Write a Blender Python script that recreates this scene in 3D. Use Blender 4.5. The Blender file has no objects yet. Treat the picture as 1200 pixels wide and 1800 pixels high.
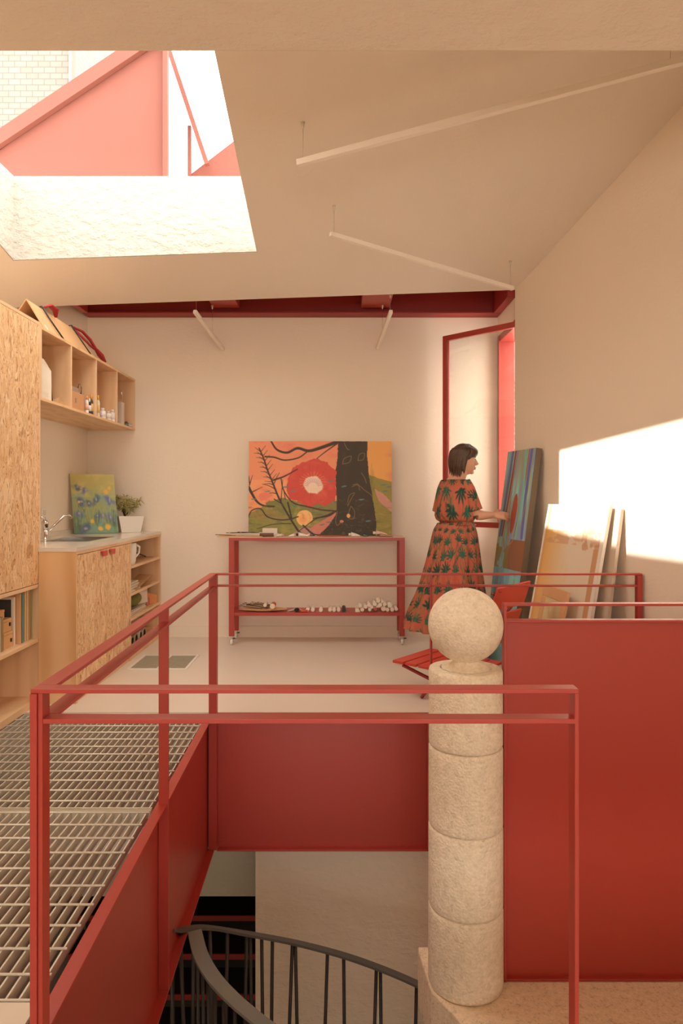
import bpy, bmesh, math, random
import numpy as np
from mathutils import Vector, Matrix
random.seed(7); rng = np.random.default_rng(5)
C = bpy.context.scene.collection
PI = math.pi

# ------------------------------------------------------------------ helpers
def lin(c):
    c = c / 255.0
    return c / 12.92 if c <= 0.04045 else ((c + 0.055) / 1.055) ** 2.4
def rgb(r, g, b): return (lin(r), lin(g), lin(b), 1.0)

def new_mat(name):
    m = bpy.data.materials.new(name); m.use_nodes = True
    nt = m.node_tree; b = nt.nodes['Principled BSDF']
    return m, nt, b
def plain(name, col, rough=0.5, metal=0.0, bump=0.0, bscale=60.0, vary=0.0, vscale=8.0, spec=0.5, trans=0.0):
    m, nt, b = new_mat(name)
    b.inputs['Base Color'].default_value = col
    b.inputs['Roughness'].default_value = rough
    b.inputs['Metallic'].default_value = metal
    b.inputs['Specular IOR Level'].default_value = spec
    b.inputs['Transmission Weight'].default_value = trans
    tc = nt.nodes.new('ShaderNodeTexCoord')
    if bump > 0:
        n = nt.nodes.new('ShaderNodeTexNoise'); n.inputs['Scale'].default_value = bscale
        n.inputs['Detail'].default_value = 4
        bp = nt.nodes.new('ShaderNodeBump'); bp.inputs['Strength'].default_value = bump
        bp.inputs['Distance'].default_value = 0.01
        nt.links.new(tc.outputs['Object'], n.inputs['Vector'])
        nt.links.new(n.outputs['Fac'], bp.inputs['Height']); nt.links.new(bp.outputs['Normal'], b.inputs['Normal'])
    if vary > 0:
        n = nt.nodes.new('ShaderNodeTexNoise'); n.inputs['Scale'].default_value = vscale
        n.inputs['Detail'].default_value = 3
        mx = nt.nodes.new('ShaderNodeMix'); mx.data_type = 'RGBA'
        mx.inputs['A'].default_value = tuple(x * (1 - vary) for x in col[:3]) + (1,)
        mx.inputs['B'].default_value = tuple(min(1, x * (1 + vary)) for x in col[:3]) + (1,)
        nt.links.new(tc.outputs['Object'], n.inputs['Vector'])
        nt.links.new(n.outputs['Fac'], mx.inputs['Factor']); nt.links.new(mx.outputs['Result'], b.inputs['Base Color'])
    return m
def ramp(nt, stops, interp='LINEAR'):
    r = nt.nodes.new('ShaderNodeValToRGB'); r.color_ramp.interpolation = interp
    e = r.color_ramp.elements
    while len(e) < len(stops): e.new(0.5)
    for i, (p, c) in enumerate(stops): e[i].position = p; e[i].color = c
    return r
def mapping(nt, scale, rot=(0, 0, 0)):
    tc = nt.nodes.new('ShaderNodeTexCoord'); mp = nt.nodes.new('ShaderNodeMapping')
    mp.inputs['Scale'].default_value = scale; mp.inputs['Rotation'].default_value = rot
    nt.links.new(tc.outputs['Object'], mp.inputs['Vector']); return mp

def osb_mat():
    m, nt, b = new_mat('osb_board'); L = nt.links.new
    mp = mapping(nt, (30, 30, 10))
    nz = nt.nodes.new('ShaderNodeTexNoise'); nz.inputs['Scale'].default_value = 0.35; nz.inputs['Detail'].default_value = 2
    ad = nt.nodes.new('ShaderNodeMix'); ad.data_type = 'VECTOR'; ad.inputs['Factor'].default_value = 0.12
    sc = nt.nodes.new('ShaderNodeVectorMath'); sc.operation = 'SCALE'; sc.inputs['Scale'].default_value = 10
    L(mp.outputs[0], nz.inputs['Vector']); L(nz.outputs['Color'], sc.inputs[0])
    ad2 = nt.nodes.new('ShaderNodeVectorMath'); ad2.operation = 'ADD'
    L(mp.outputs[0], ad2.inputs[0]); L(sc.outputs[0], ad2.inputs[1])
    vo = nt.nodes.new('ShaderNodeTexVoronoi'); vo.inputs['Scale'].default_value = 1.0; vo.inputs['Randomness'].default_value = 1
    L(ad2.outputs[0], vo.inputs['Vector'])
    sep = nt.nodes.new('ShaderNodeSeparateColor'); L(vo.outputs['Color'], sep.inputs[0])
    r = ramp(nt, [(0, rgb(206, 158, 108)), (.10, rgb(228, 184, 134)), (.5, rgb(236, 196, 148)), (.8, rgb(242, 206, 160)), (1, rgb(248, 220, 180))])
    L(sep.outputs[0], r.inputs[0])
    n2 = nt.nodes.new('ShaderNodeTexNoise'); n2.inputs['Scale'].default_value = 2.4; n2.inputs['Detail'].default_value = 5
    L(ad2.outputs[0], n2.inputs['Vector'])
    r2 = ramp(nt, [(0.36, rgb(160, 104, 62)), (.44, (1, 1, 1, 1)), (1, (1, 1, 1, 1))]); L(n2.outputs['Fac'], r2.inputs[0])
    mx = nt.nodes.new('ShaderNodeMix'); mx.data_type = 'RGBA'; mx.blend_type = 'MULTIPLY'; mx.inputs['Factor'].default_value = 0.68
    L(r.outputs[0], mx.inputs['A']); L(r2.outputs[0], mx.inputs['B']); L(mx.outputs['Result'], b.inputs['Base Color'])
    bp = nt.nodes.new('ShaderNodeBump'); bp.inputs['Strength'].default_value = .25; bp.inputs['Distance'].default_value = .004
    L(n2.outputs['Fac'], bp.inputs['Height']); L(bp.outputs[0], b.inputs['Normal'])
    b.inputs['Roughness'].default_value = .55
    return m
def ply_mat(name='plywood', a=(236, 202, 162), c=(224, 184, 140), sc=(3.2, 3.2, .8)):
    m, nt, b = new_mat(name); L = nt.links.new
    mp = mapping(nt, sc)
    n = nt.nodes.new('ShaderNodeTexNoise'); n.inputs['Scale'].default_value = 1.3; n.inputs['Detail'].default_value = 2; n.inputs['Distortion'].default_value = 1.2
    w = nt.nodes.new('ShaderNodeTexWave'); w.inputs['Scale'].default_value = .9; w.inputs['Distortion'].default_value = 7; w.inputs['Detail'].default_value = 2
    L(mp.outputs[0], n.inputs['Vector']); L(mp.outputs[0], w.inputs['Vector'])
    mt = nt.nodes.new('ShaderNodeMath'); mt.operation = 'MULTIPLY_ADD'; mt.inputs[1].default_value = .35
    L(w.outputs['Fac'], mt.inputs[0]); L(n.outputs['Fac'], mt.inputs[2])
    r = ramp(nt, [(.3, rgb(*a)), (.62, rgb(*[(x + y) / 2 + 6 for x, y in zip(a, c)])), (.9, rgb(*c))]); L(mt.outputs[0], r.inputs[0])
    L(r.outputs[0], b.inputs['Base Color']); b.inputs['Roughness'].default_value = .5
    return m
def stone_mat(name, base, dark, bump, fine=110.0):
    m, nt, b = new_mat(name); L = nt.links.new
    mp = mapping(nt, (1, 1, 1))
    vo = nt.nodes.new('ShaderNodeTexVoronoi'); vo.inputs['Scale'].default_value = fine
    n = nt.nodes.new('ShaderNodeTexNoise'); n.inputs['Scale'].default_value = 34; n.inputs['Detail'].default_value = 8
    n3 = nt.nodes.new('ShaderNodeTexNoise'); n3.inputs['Scale'].default_value = 95; n3.inputs['Detail'].default_value = 4
    for x in (vo, n, n3): L(mp.outputs[0], x.inputs['Vector'])
    sep = nt.nodes.new('ShaderNodeSeparateColor'); L(vo.outputs['Color'], sep.inputs[0])
    mt = nt.nodes.new('ShaderNodeMath'); mt.operation = 'MULTIPLY_ADD'; mt.inputs[1].default_value = .35
    L(sep.outputs[0], mt.inputs[0]); L(n.outputs['Fac'], mt.inputs[2])
    r = ramp(nt, [(.38, rgb(*dark)), (.56, rgb(*base)), (.95, rgb(*[min(255, x + 14) for x in base]))]); L(mt.outputs[0], r.inputs[0])
    L(r.outputs[0], b.inputs['Base Color']); b.inputs['Roughness'].default_value = .85
    bp = nt.nodes.new('ShaderNodeBump'); bp.inputs['Strength'].default_value = bump; bp.inputs['Distance'].default_value = .009
    L(n3.outputs['Fac'], bp.inputs['Height']); L(bp.outputs[0], b.inputs['Normal'])
    return m
def plaster_mat(name, col, bump=.25, sc=18.0, rough=.9, lump=.0):
    m, nt, b = new_mat(name); L = nt.links.new
    b.inputs['Base Color'].default_value = col; b.inputs['Roughness'].default_value = rough; b.inputs['Specular IOR Level'].default_value = .2
    mp = mapping(nt, (1, 1, 1.6))
    n = nt.nodes.new('ShaderNodeTexNoise'); n.inputs['Scale'].default_value = sc; n.inputs['Detail'].default_value = 5; n.inputs['Roughness'].default_value = .6
    L(mp.outputs[0], n.inputs['Vector'])
    r = ramp(nt, [(.42, (0, 0, 0, 1)), (.6, (1, 1, 1, 1))]); L(n.outputs['Fac'], r.inputs[0])
    bp = nt.nodes.new('ShaderNodeBump'); bp.inputs['Strength'].default_value = bump; bp.inputs['Distance'].default_value = .01
    L(r.outputs[0], bp.inputs['Height']); L(bp.outputs[0], b.inputs['Normal'])
    return m
def attr_mat(name, rough=.55, bump=.15, bscale=90):
    m, nt, b = new_mat(name); L = nt.links.new
    a = nt.nodes.new('ShaderNodeAttribute'); a.attribute_name = 'paint'
    L(a.outputs['Color'], b.inputs['Base Color']); b.inputs['Roughness'].default_value = rough
    mp = mapping(nt, (1, 1, 1)); n = nt.nodes.new('ShaderNodeTexNoise'); n.inputs['Scale'].default_value = bscale
    L(mp.outputs[0], n.inputs['Vector'])
    bp = nt.nodes.new('ShaderNodeBump'); bp.inputs['Strength'].default_value = bump; bp.inputs['Distance'].default_value = .003
    L(n.outputs['Fac'], bp.inputs['Height']); L(bp.outputs[0], b.inputs['Normal'])
    return m
def glass_mat(name, tint=(1, 1, 1, 1), rough=0.0):
    m, nt, b = new_mat(name); L = nt.links.new
    out = nt.nodes['Material Output']
    tr = nt.nodes.new('ShaderNodeBsdfTransparent'); tr.inputs[0].default_value = tint
    gl = nt.nodes.new('ShaderNodeBsdfGlossy'); gl.inputs['Roughness'].default_value = .02
    fr = nt.nodes.new('ShaderNodeFresnel'); fr.inputs[0].default_value = 1.45
    mx = nt.nodes.new('ShaderNodeMixShader'); L(fr.outputs[0], mx.inputs[0]); L(tr.outputs[0], mx.inputs[1]); L(gl.outputs[0], mx.inputs[2])
    L(mx.outputs[0], out.inputs[0]); return m

WLOC = {}
class MB:
    """collects shapes in world coordinates, then links them as ONE mesh object"""
    def __init__(s): s.v = []; s.f = []; s.mi = []; s.sm = []; s.col = {}
    def add(s, vs, fs, mi=0, smooth=False):
        o = len(s.v); s.v += [tuple(v) for v in vs]
        for f in fs: s.f.append([o + i for i in f]); s.mi.append(mi); s.sm.append(smooth)
        return s
    def hexa(s, p, mi=0):   # p: 4 bottom ccw, 4 top ccw
        return s.add(p, [(3, 2, 1, 0), (4, 5, 6, 7), (0, 1, 5, 4), (1, 2, 6, 5), (2, 3, 7, 6), (3, 0, 4, 7)], mi)
    def box(s, x0, x1, y0, y1, z0, z1, mi=0):
        return s.hexa([(x0, y0, z0), (x1, y0, z0), (x1, y1, z0), (x0, y1, z0), (x0, y0, z1), (x1, y0, z1), (x1, y1, z1), (x0, y1, z1)], mi)
    def obox(s, o, a, b, c, mi=0):   # corner o and three edge vectors
        o, a, b, c = map(Vector, (o, a, b, c))
        return s.hexa([o, o + a, o + a + b, o + b, o + c, o + a + c, o + a + b + c, o + b + c], mi)
    def beam(s, p0, p1, w, h, up=(0, 0, 1), mi=0):
        p0, p1, up = Vector(p0), Vector(p1), Vector(up)
        d = (p1 - p0); t = d.normalized(); r = t.cross(up).normalized(); u = r.cross(t).normalized()
        return s.obox(p0 - r * w / 2 - u * h / 2, r * w, d, u * h, mi) if False else s.hexa(
            [p0 - r * w / 2 - u * h / 2, p0 + r * w / 2 - u * h / 2, p1 + r * w / 2 - u * h / 2, p1 - r * w / 2 - u * h / 2,
             p0 - r * w / 2 + u * h / 2, p0 + r * w / 2 + u * h / 2, p1 + r * w / 2 + u * h / 2, p1 - r * w / 2 + u * h / 2], mi)
    def tube(s, pts, r, n=10, mi=0, cap=True, smooth=True, flat=1.0):
        pts = [Vector(p) for p in pts]; rs = r if isinstance(r, (list, tuple)) else [r] * len(pts)
        vs = []; up = None
        for i, p in enumerate(pts):
            t = (pts[min(i + 1, len(pts) - 1)] - pts[max(i - 1, 0)]).normalized()
            if up is None:
                up = Vector((0, 0, 1)) if abs(t.z) < .9 else Vector((0, 1, 0))
            a = t.cross(up).normalized(); up = a.cross(t).normalized()
            for k in range(n):
                q = 2 * PI * k / n
                vs.append(p + (a * math.cos(q) + up * math.sin(q) * flat) * rs[i])
        m = len(pts); fs = []
        for i in range(m - 1):
            for k in range(n):
                fs.append((i * n + k, i * n + (k + 1) % n, (i + 1) * n + (k + 1) % n, (i + 1) * n + k))
        s.add(vs, fs, mi, smooth)
        if cap:
            o = len(s.v) - m * n
            s.f.append([o + k for k in range(n)][::-1]); s.mi.append(mi); s.sm.append(False)
            s.f.append([o + (m - 1) * n + k for k in range(n)]); s.mi.append(mi); s.sm.append(False)
        return s
    def lathe(s, prof, c, n=32, mi=0, smooth=True):   # prof [(r,z)], c (x,y)
        vs = []
        for r, z in prof:
            for k in range(n):
                q = 2 * PI * k / n; vs.append((c[0] + r * math.cos(q), c[1] + r * math.sin(q), z))
        fs = [(i * n + k, i * n + (k + 1) % n, (i + 1) * n + (k + 1) % n, (i + 1) * n + k) for i in range(len(prof) - 1) for k in range(n)]
        s.add(vs, fs, mi, smooth); o = len(s.v) - len(vs)
        if prof[0][0] > 1e-5: s.f.append([o + k for k in range(n)][::-1]); s.mi.append(mi); s.sm.append(False)
        if prof[-1][0] > 1e-5: s.f.append([o + (len(prof) - 1) * n + k for k in range(n)]); s.mi.append(mi); s.sm.append(False)
        return s
    def ball(s, c, r, n=16, m=10, mi=0, sc=(1, 1, 1)):
        vs = []; c = Vector(c)
        for i in range(m + 1):
            th = PI * i / m
            for k in range(n):
                q = 2 * PI * k / n
                vs.append(c + Vector((r * sc[0] * math.sin(th) * math.cos(q), r * sc[1] * math.sin(th) * math.sin(q), -r * sc[2] * math.cos(th))))
        fs = [(i * n + k, i * n + (k + 1) % n, (i + 1) * n + (k + 1) % n, (i + 1) * n + k) for i in range(m) for k in range(n)]
        return s.add(vs, fs, mi, True)
    def prism(s, poly, z0, z1, mi=0):   # horizontal outline extruded in z
        n = len(poly); vs = [(x, y, z0) for x, y in poly] + [(x, y, z1) for x, y in poly]
        return s.add(vs, [list(range(n))[::-1], list(range(n, 2 * n))] + [(i, (i + 1) % n, n + (i + 1) % n, n + i) for i in range(n)], mi)
    def slab(s, pts, d, mi=0):   # planar outline (3D points) with thickness vector d
        pts = [Vector(p) for p in pts]; d = Vector(d); n = len(pts)
        return s.add(pts + [p + d for p in pts], [list(range(n))[::-1], list(range(n, 2 * n))] + [(i, (i + 1) % n, n + (i + 1) % n, n + i) for i in range(n)], mi)
    def build(s, name, mats, parent=None, bevel=0, mod=None, origin=None, seg=2):
        me = bpy.data.meshes.new(name)
        V = np.array([tuple(v) for v in s.v], dtype=float)
        lo, hi = V.min(0), V.max(0)
        org = Vector(origin) if origin is not None else Vector(((lo[0] + hi[0]) / 2, (lo[1] + hi[1]) / 2, lo[2]))
        me.from_pydata([tuple(v - np.array(org)) for v in V], [], s.f)
        if not isinstance(mats, (list, tuple)): mats = [mats]
        for m in mats: me.materials.append(m)
        me.polygons.foreach_set('material_index', s.mi)
        me.polygons.foreach_set('use_smooth', s.sm)
        if s.col:
            at = me.color_attributes.new('paint', 'FLOAT_COLOR', 'POINT')
            arr = np.ones((len(s.v), 4)); arr[:, :3] = .5
            for k, cc in s.col.items(): arr[k:k + len(cc), :3] = cc
            at.data.foreach_set('color', arr.ravel())
        me.update()
        bm = bmesh.new(); bm.from_mesh(me); bmesh.ops.recalc_face_normals(bm, faces=bm.faces[:]); bm.to_mesh(me); bm.free()
        o = bpy.data.objects.new(name, me); C.objects.link(o)
        if parent is not None:
            o.parent = parent; o.location = org - WLOC[parent.name]
        else: o.location = org
        WLOC[o.name] = org
        if bevel > 0:
            b = o.modifiers.new('bevel', 'BEVEL'); b.width = bevel; b.segments = seg; b.limit_method = 'ANGLE'; b.angle_limit = .7
        return o
def thing(name, label, cat, loc=(0, 0, 0), group=None):
    o = bpy.data.objects.new(name, None); C.objects.link(o); o.location = loc; o.empty_display_size = .1
    WLOC[o.name] = Vector(loc); tag(o, label, cat, group); return o
def tag(o, label, cat=None, group=None, kind=None):
    o['label'] = label
    if cat: o['category'] = cat
    if group: o['group'] = group
    if kind: o['kind'] = kind
    return o
def struct(name, mb, m, bevel=0):
    o = mb.build(name, m, None, bevel); o['kind'] = 'structure'; return o
def dup(root, loc, label=None, rot=None, group=None):
    r = root.copy(); C.objects.link(r); r.location = loc
    if rot is not None: r.rotation_euler = rot
    if label: r['label'] = label
    if group: r['group'] = group
    for ch in list(root.children):
        c = ch.copy(); C.objects.link(c); c.parent = r
        for g in list(ch.children):
            d = g.copy(); C.objects.link(d); d.parent = c
    return r

# painting rasteriser: colours of a painted canvas, stored per vertex of a fine grid
class Art:
    def __init__(s, w, h, ww, hh, bg):     # grid w x h ; drawing coordinates ww x hh, y down
        s.w, s.h = w, h
        s.X, s.Y = np.meshgrid(np.linspace(0, ww, w), np.linspace(0, hh, h)); s.ww, s.hh = ww, hh
        s.im = np.ones((h, w, 3)) * np.array(bg, float)
    def noise(s, sx, sy, seed=0, oct=3):
        r = np.random.default_rng(seed); out = np.zeros_like(s.X); amp = 1; tot = 0
        for o in range(oct):
            nx, ny = int(s.ww / sx * 2 ** o) + 3, int(s.hh / sy * 2 ** o) + 3
            g = r.random((ny, nx)); fx = s.X / sx * 2 ** o; fy = s.Y / sy * 2 ** o
            ix, iy = fx.astype(int), fy.astype(int); tx, ty = fx - ix, fy - iy
            tx = tx * tx * (3 - 2 * tx); ty = ty * ty * (3 - 2 * ty)
            out += amp * ((g[iy, ix] * (1 - tx) + g[iy, ix + 1] * tx) * (1 - ty) + (g[iy + 1, ix] * (1 - tx) + g[iy + 1, ix + 1] * tx) * ty)
            tot += amp; amp *= .5
        return out / tot
    def mix(s, m, c):
        m = np.clip(m, 0, 1)[..., None]; s.im = s.im * (1 - m) + np.array(c, float) * m
    def poly(s, pts, c, a=1.0, n=0.0, seed=1):
        ins = np.zeros_like(s.X, bool); k = len(pts)
        X = s.X + (s.noise(20, 20, seed) - .5) * n; Y = s.Y + (s.noise(20, 20, seed + 9) - .5) * n
        for i in range(k):
            x0, y0 = pts[i]; x1, y1 = pts[(i + 1) % k]
            if y0 == y1: continue
            cond = ((y0 > Y) != (y1 > Y)) & (X < (x1 - x0) * (Y - y0) / (y1 - y0) + x0); ins ^= cond
        s.mix(ins * a, c); return ins
    def crop(s, x0, x1, y0, y1):
        px, py = s.ww / (s.w - 1), s.hh / (s.h - 1)
        i0, i1 = max(0, int(x0 / px) - 1), min(s.w, int(x1 / px) + 3); j0, j1 = max(0, int(y0 / py) - 1), min(s.h, int(y1 / py) + 3)
        return (slice(j0, j1), slice(i0, i1)) if i1 > i0 and j1 > j0 else None
    def mixc(s, sl, m, c):
        m = np.clip(m, 0, 1)[..., None]; s.im[sl] = s.im[sl] * (1 - m) + np.array(c, float) * m
    def line(s, pts, wd, c, a=1.0, w2=None):
        pts = smooth_path(pts); W = max(wd, w2 or 0)
        sl = s.crop(min(p[0] for p in pts) - W, max(p[0] for p in pts) + W, min(p[1] for p in pts) - W, max(p[1] for p in pts) + W)
        if sl is None: return
        X_, Y_ = s.X[sl], s.Y[sl]; d = np.full_like(X_, 1e9); n = len(pts) - 1; px = s.ww / s.w
        for i in range(n):
            x0, y0 = pts[i]; x1, y1 = pts[i + 1]; L = (x1 - x0) ** 2 + (y1 - y0) ** 2 + 1e-9
            t = np.clip(((X_ - x0) * (x1 - x0) + (Y_ - y0) * (y1 - y0)) / L, 0, 1)
            w = wd + ((w2 if w2 is not None else wd) - wd) * (i + t) / n
            d = np.minimum(d, np.hypot(X_ - x0 - t * (x1 - x0), Y_ - y0 - t * (y1 - y0)) - w / 2)
        s.mixc(sl, (.5 - d / px) * a, c)
    def ell(s, cx, cy, rx, ry, c, a=1.0, rot=0, n=0.0, seed=3, soft=.06):
        R = max(rx, ry) + n; sl = s.crop(cx - R, cx + R, cy - R, cy + R)
        if sl is None: return
        co, si = math.cos(rot), math.sin(rot)
        if n: X = s.X[sl] + (s.noise(25, 25, seed)[sl] - .5) * n - cx; Y = s.Y[sl] + (s.noise(25, 25, seed + 5)[sl] - .5) * n - cy
        else: X = s.X[sl] - cx; Y = s.Y[sl] - cy
        d = np.sqrt(((X * co + Y * si) / rx) ** 2 + ((-X * si + Y * co) / ry) ** 2)
        s.mixc(sl, (1 - d) / soft * a * (d < 1), c)
    def lin(s, dim=1.0):
        v = np.clip(s.im * dim, 0, 255) / 255
        return np.where(v <= .04045, v / 12.92, ((v + .055) / 1.055) ** 2.4)
def smooth_path(pts, k=6):
    if len(pts) < 3: return pts
    out = []; P = [np.array(p, float) for p in pts]; P = [2 * P[0] - P[1]] + P + [2 * P[-1] - P[-2]]
    for i in range(1, len(P) - 2):
        for j in range(k):
            t = j / k
            out.append(tuple(.5 * (2 * P[i] + (P[i + 1] - P[i - 1]) * t + (2 * P[i - 1] - 5 * P[i] + 4 * P[i + 1] - P[i + 2]) * t * t + (-P[i - 1] + 3 * P[i] - 3 * P[i + 1] + P[i + 2]) * t ** 3)))
    out.append(tuple(P[-2])); return out
def canvas_mesh(mb, tl, w, h, nrm, thick, art, dim=1.0):
    """stretched canvas: body box (material 1) with a painted grid front (material 0)"""
    tl, w, h, nrm = map(Vector, (tl, w, h, nrm)); nrm = nrm.normalized()
    mb.obox(tl + h - nrm * thick, w, nrm * thick, -h, 1)
    o = len(mb.v); W, H = art.w, art.h; f = nrm * .0012
    vs = [tl + w * (i / (W - 1)) + h * (j / (H - 1)) + f for j in range(H) for i in range(W)]
    fs = [(j * W + i, j * W + i + 1, (j + 1) * W + i + 1, (j + 1) * W + i) for j in range(H - 1) for i in range(W - 1)]
    mb.add(vs, fs, 0); mb.col[o] = art.lin(dim).reshape(-1, 3)
    return mb
# ------------------------------------------------------------------ materials
PLASTER = plaster_mat('wall_plaster', rgb(241, 228, 210), .10, 30)
CEIL = plaster_mat('ceiling_plaster', rgb(236, 224, 208), .10, 22)
ROUGH = plaster_mat('rough_lime_plaster', rgb(244, 230, 210), .45, 9)
BEAMP = plaster_mat('beam_plaster', rgb(234, 220, 202), .25, 10)
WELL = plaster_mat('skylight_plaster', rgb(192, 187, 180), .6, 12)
FLOORM = plain('polished_concrete', rgb(228, 215, 200), .35, vary=.06, vscale=1.4, bump=.02, bscale=4)
RED = plain('red_powder_coat', rgb(174, 55, 44), .36, bump=.015, bscale=160, spec=.75)
REDDK = plain('red_oxide_paint', rgb(152, 44, 35), .5)
REDCH = plain('red_lacquered_wood', rgb(204, 70, 56), .4)
OSB = osb_mat(); PLY = ply_mat(); PLYE = ply_mat('plywood_edge', (238, 200, 156), (222, 178, 130), (6, 6, 6))
PLYD = ply_mat('plywood_side', (238, 202, 158), (212, 162, 108), (1.6, 1.6, .7))
STONE = stone_mat('cast_stone', (240, 224, 200), (230, 212, 184), .9)
TERR = stone_mat('terrazzo_ledge', (232, 210, 182), (206, 180, 150), .5, 140)
GALV = plain('galvanised_steel', rgb(218, 210, 194), .42, .2, vary=.10, vscale=9)
GALVL = plain('galvanised_rod', rgb(228, 220, 204), .38, .2)
WHITE = plain('white_enamel', rgb(238, 232, 222), .4)
IRON = plain('grey_steel_paint', rgb(92, 90, 84), .45)
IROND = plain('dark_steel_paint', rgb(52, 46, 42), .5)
STEEL = plain('brushed_steel', rgb(200, 196, 190), .22, 1.0)
CHROME = plain('chrome', rgb(225, 222, 218), .08, 1.0)
MARB = plain('pale_marble', rgb(226, 216, 200), .18, vary=.07, vscale=5)
BLACK = plain('black_plastic', rgb(28, 26, 25), .5)
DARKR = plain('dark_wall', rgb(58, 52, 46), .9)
BRICK = None

def brick_mat():
    m, nt, b = new_mat('white_brick'); L = nt.links.new
    mp = mapping(nt, (1, 1, 1), (PI / 2, 0, 0))
    br = nt.nodes.new('ShaderNodeTexBrick'); br.inputs['Scale'].default_value = 3.2
    br.inputs['Color1'].default_value = rgb(128, 122, 116); br.inputs['Color2'].default_value = rgb(120, 114, 108); br.inputs['Mortar'].default_value = rgb(104, 98, 92)
    L(mp.outputs[0], br.inputs['Vector']); L(br.outputs['Color'], b.inputs['Base Color']); b.inputs['Roughness'].default_value = .9
    return m

# ------------------------------------------------------------------ the room
def wx(y): return 1.73 - .228 * (y - 3.89)            # inner face of the slanted right wall
def cz(x, y): return 4.036 + .035 * x - .223 * y      # underside of the sloping ceiling
XL, YB = -2.233, 6.05

m = MB()
m.box(XL - .25, 2.0, 3.945, YB + .25, -.25, 0)                    # studio floor
m.box(XL - .25, 3.2, -3.6, 1.60, -.25, 0)                       # floor at the camera
m.box(XL - .25, -.745, 1.60, 1.685, -.25, 0)
struct('floor', m, FLOORM)
m = MB(); m.box(XL - .25, 3.2, -3.6, 9, -3.05, -2.95); struct('floor_lower', m, plain('lower_floor', rgb(150, 132, 112), .7))
m = MB(); m.box(XL - .77, XL, -3.6, YB + .25, -3, 2.292)
m.prism([(XL, YB + .25), (XL, YB), (-2.62, 5.33), (-2.75, 5.05), (-2.75, 2.9), (-3.0, 2.9), (-3.0, YB + .25)], 2.292, 3.46)
m.box(-3.0, -2.75, -3.6, 2.9, 2.292, 4.9)
struct('wall_left', m, PLASTER)
m = MB(); m.box(XL - .25, 1.532, YB, YB + .25, -.3, 3.45); struct('wall_back', m, PLASTER)
m = MB()                                                         # slanted right wall
m.prism([(wx(-3.6), -3.6), (wx(5.40), 5.40), (wx(5.4) + .3, 5.40), (wx(-3.6) + .3, -3.6)], -3, 4.9)
struct('wall_right', m, PLASTER)
m = MB()                                                         # window bay: sill wall and head
m.box(1.40, 1.62, 5.40, YB, -.3, .975); m.box(1.40, 1.62, 5.40, YB, 2.66, 3.45)
struct('wall_bay', m, PLASTER)
# unseen rear wall behind the camera; its wide opening is added to let daylight in
m = MB()
m.box(-3.0, 3.7, -3.85, -3.6, -3, 1.0); m.box(-3.0, 3.7, -3.85, -3.6, 2.7, 4.9)
m.box(-3.0, -1.6, -3.85, -3.6, 1.0, 2.7); m.box(2.2, 3.7, -3.85, -3.6, 1.0, 2.7)
struct('wall_rear', m, PLASTER)

HX0, HX1, HY0, HY1 = -2.283, -.58, 3.05, 4.77
ROOF = 3.48
def cpiece(m, x0, x1, y0, y1, top=None):
    p = [(x0, y0), (x1, y0), (x1, y1), (x0, y1)]
    m.hexa([(x, y, cz(x, y)) for x, y in p] + [(x, y, top if top else cz(x, y) + .35) for x, y in p])
m = MB()
cpiece(m, -3.0, 2.05, HY1, 5.40, ROOF)
cpiece(m, HX1, 2.2, HY0, HY1, ROOF + .02)
cpiece(m, -3.0, HX0, HY0, HY1, ROOF)
cpiece(m, -3.0, 3.3, -3.8, HY0)
struct('ceiling', m, CEIL)
# pale lime plaster lining of the skylight well
m = MB()
zl, zr = cz(HX0, HY1) + .003, cz(HX1, HY1) + .003
m.hexa([(HX0, HY1 - .012, zl), (HX1, HY1 - .012, zr), (HX1, HY1 - .001, zr), (HX0, HY1 - .001, zl), (HX0, HY1 - .012, ROOF), (HX1, HY1 - .012, ROOF), (HX1, HY1 - .001, ROOF), (HX0, HY1 - .001, ROOF)])
m.hexa([(HX0 + .001, HY0, cz(HX0, HY0)), (HX0 + .012, HY0, cz(HX0, HY0)), (HX0 + .012, HY1 - .012, cz(HX0, HY1) + .002), (HX0 + .001, HY1 - .012, cz(HX0, HY1) + .002),
        (HX0 + .001, HY0, ROOF), (HX0 + .012, HY0, ROOF), (HX0 + .012, HY1 - .012, ROOF), (HX0 + .001, HY1 - .012, ROOF)])
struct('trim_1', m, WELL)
m = MB(); m.slab([(-2.60, 4.52, ROOF), (-2.60, 3.0, ROOF), (-2.60, 3.0, ROOF + .22), (-2.60, 4.52, ROOF + .001)], (.315, 0, 0)); struct('sun_curb', m, WELL)  # unseen sloping curb added to shape the lower edge of the sun patch
# low plastered beam across the room in front of the sloping ceiling
m = MB(); m.box(-2.76, 2.5, 2.0, 2.615, 2.95, 3.9); struct('trim_2', m, BEAMP, .012)
# roof deck over the back bay
m = MB(); m.box(-3.0, 1.7, 5.38, YB + .25, 3.14, 3.45); struct('ceiling_bay', m, REDDK)

m = MB(); m.box(XL + .001, 1.40, YB - .012, YB - .001, 0, .10); struct('baseboard_back', m, WHITE if False else PLASTER, .002)

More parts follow.
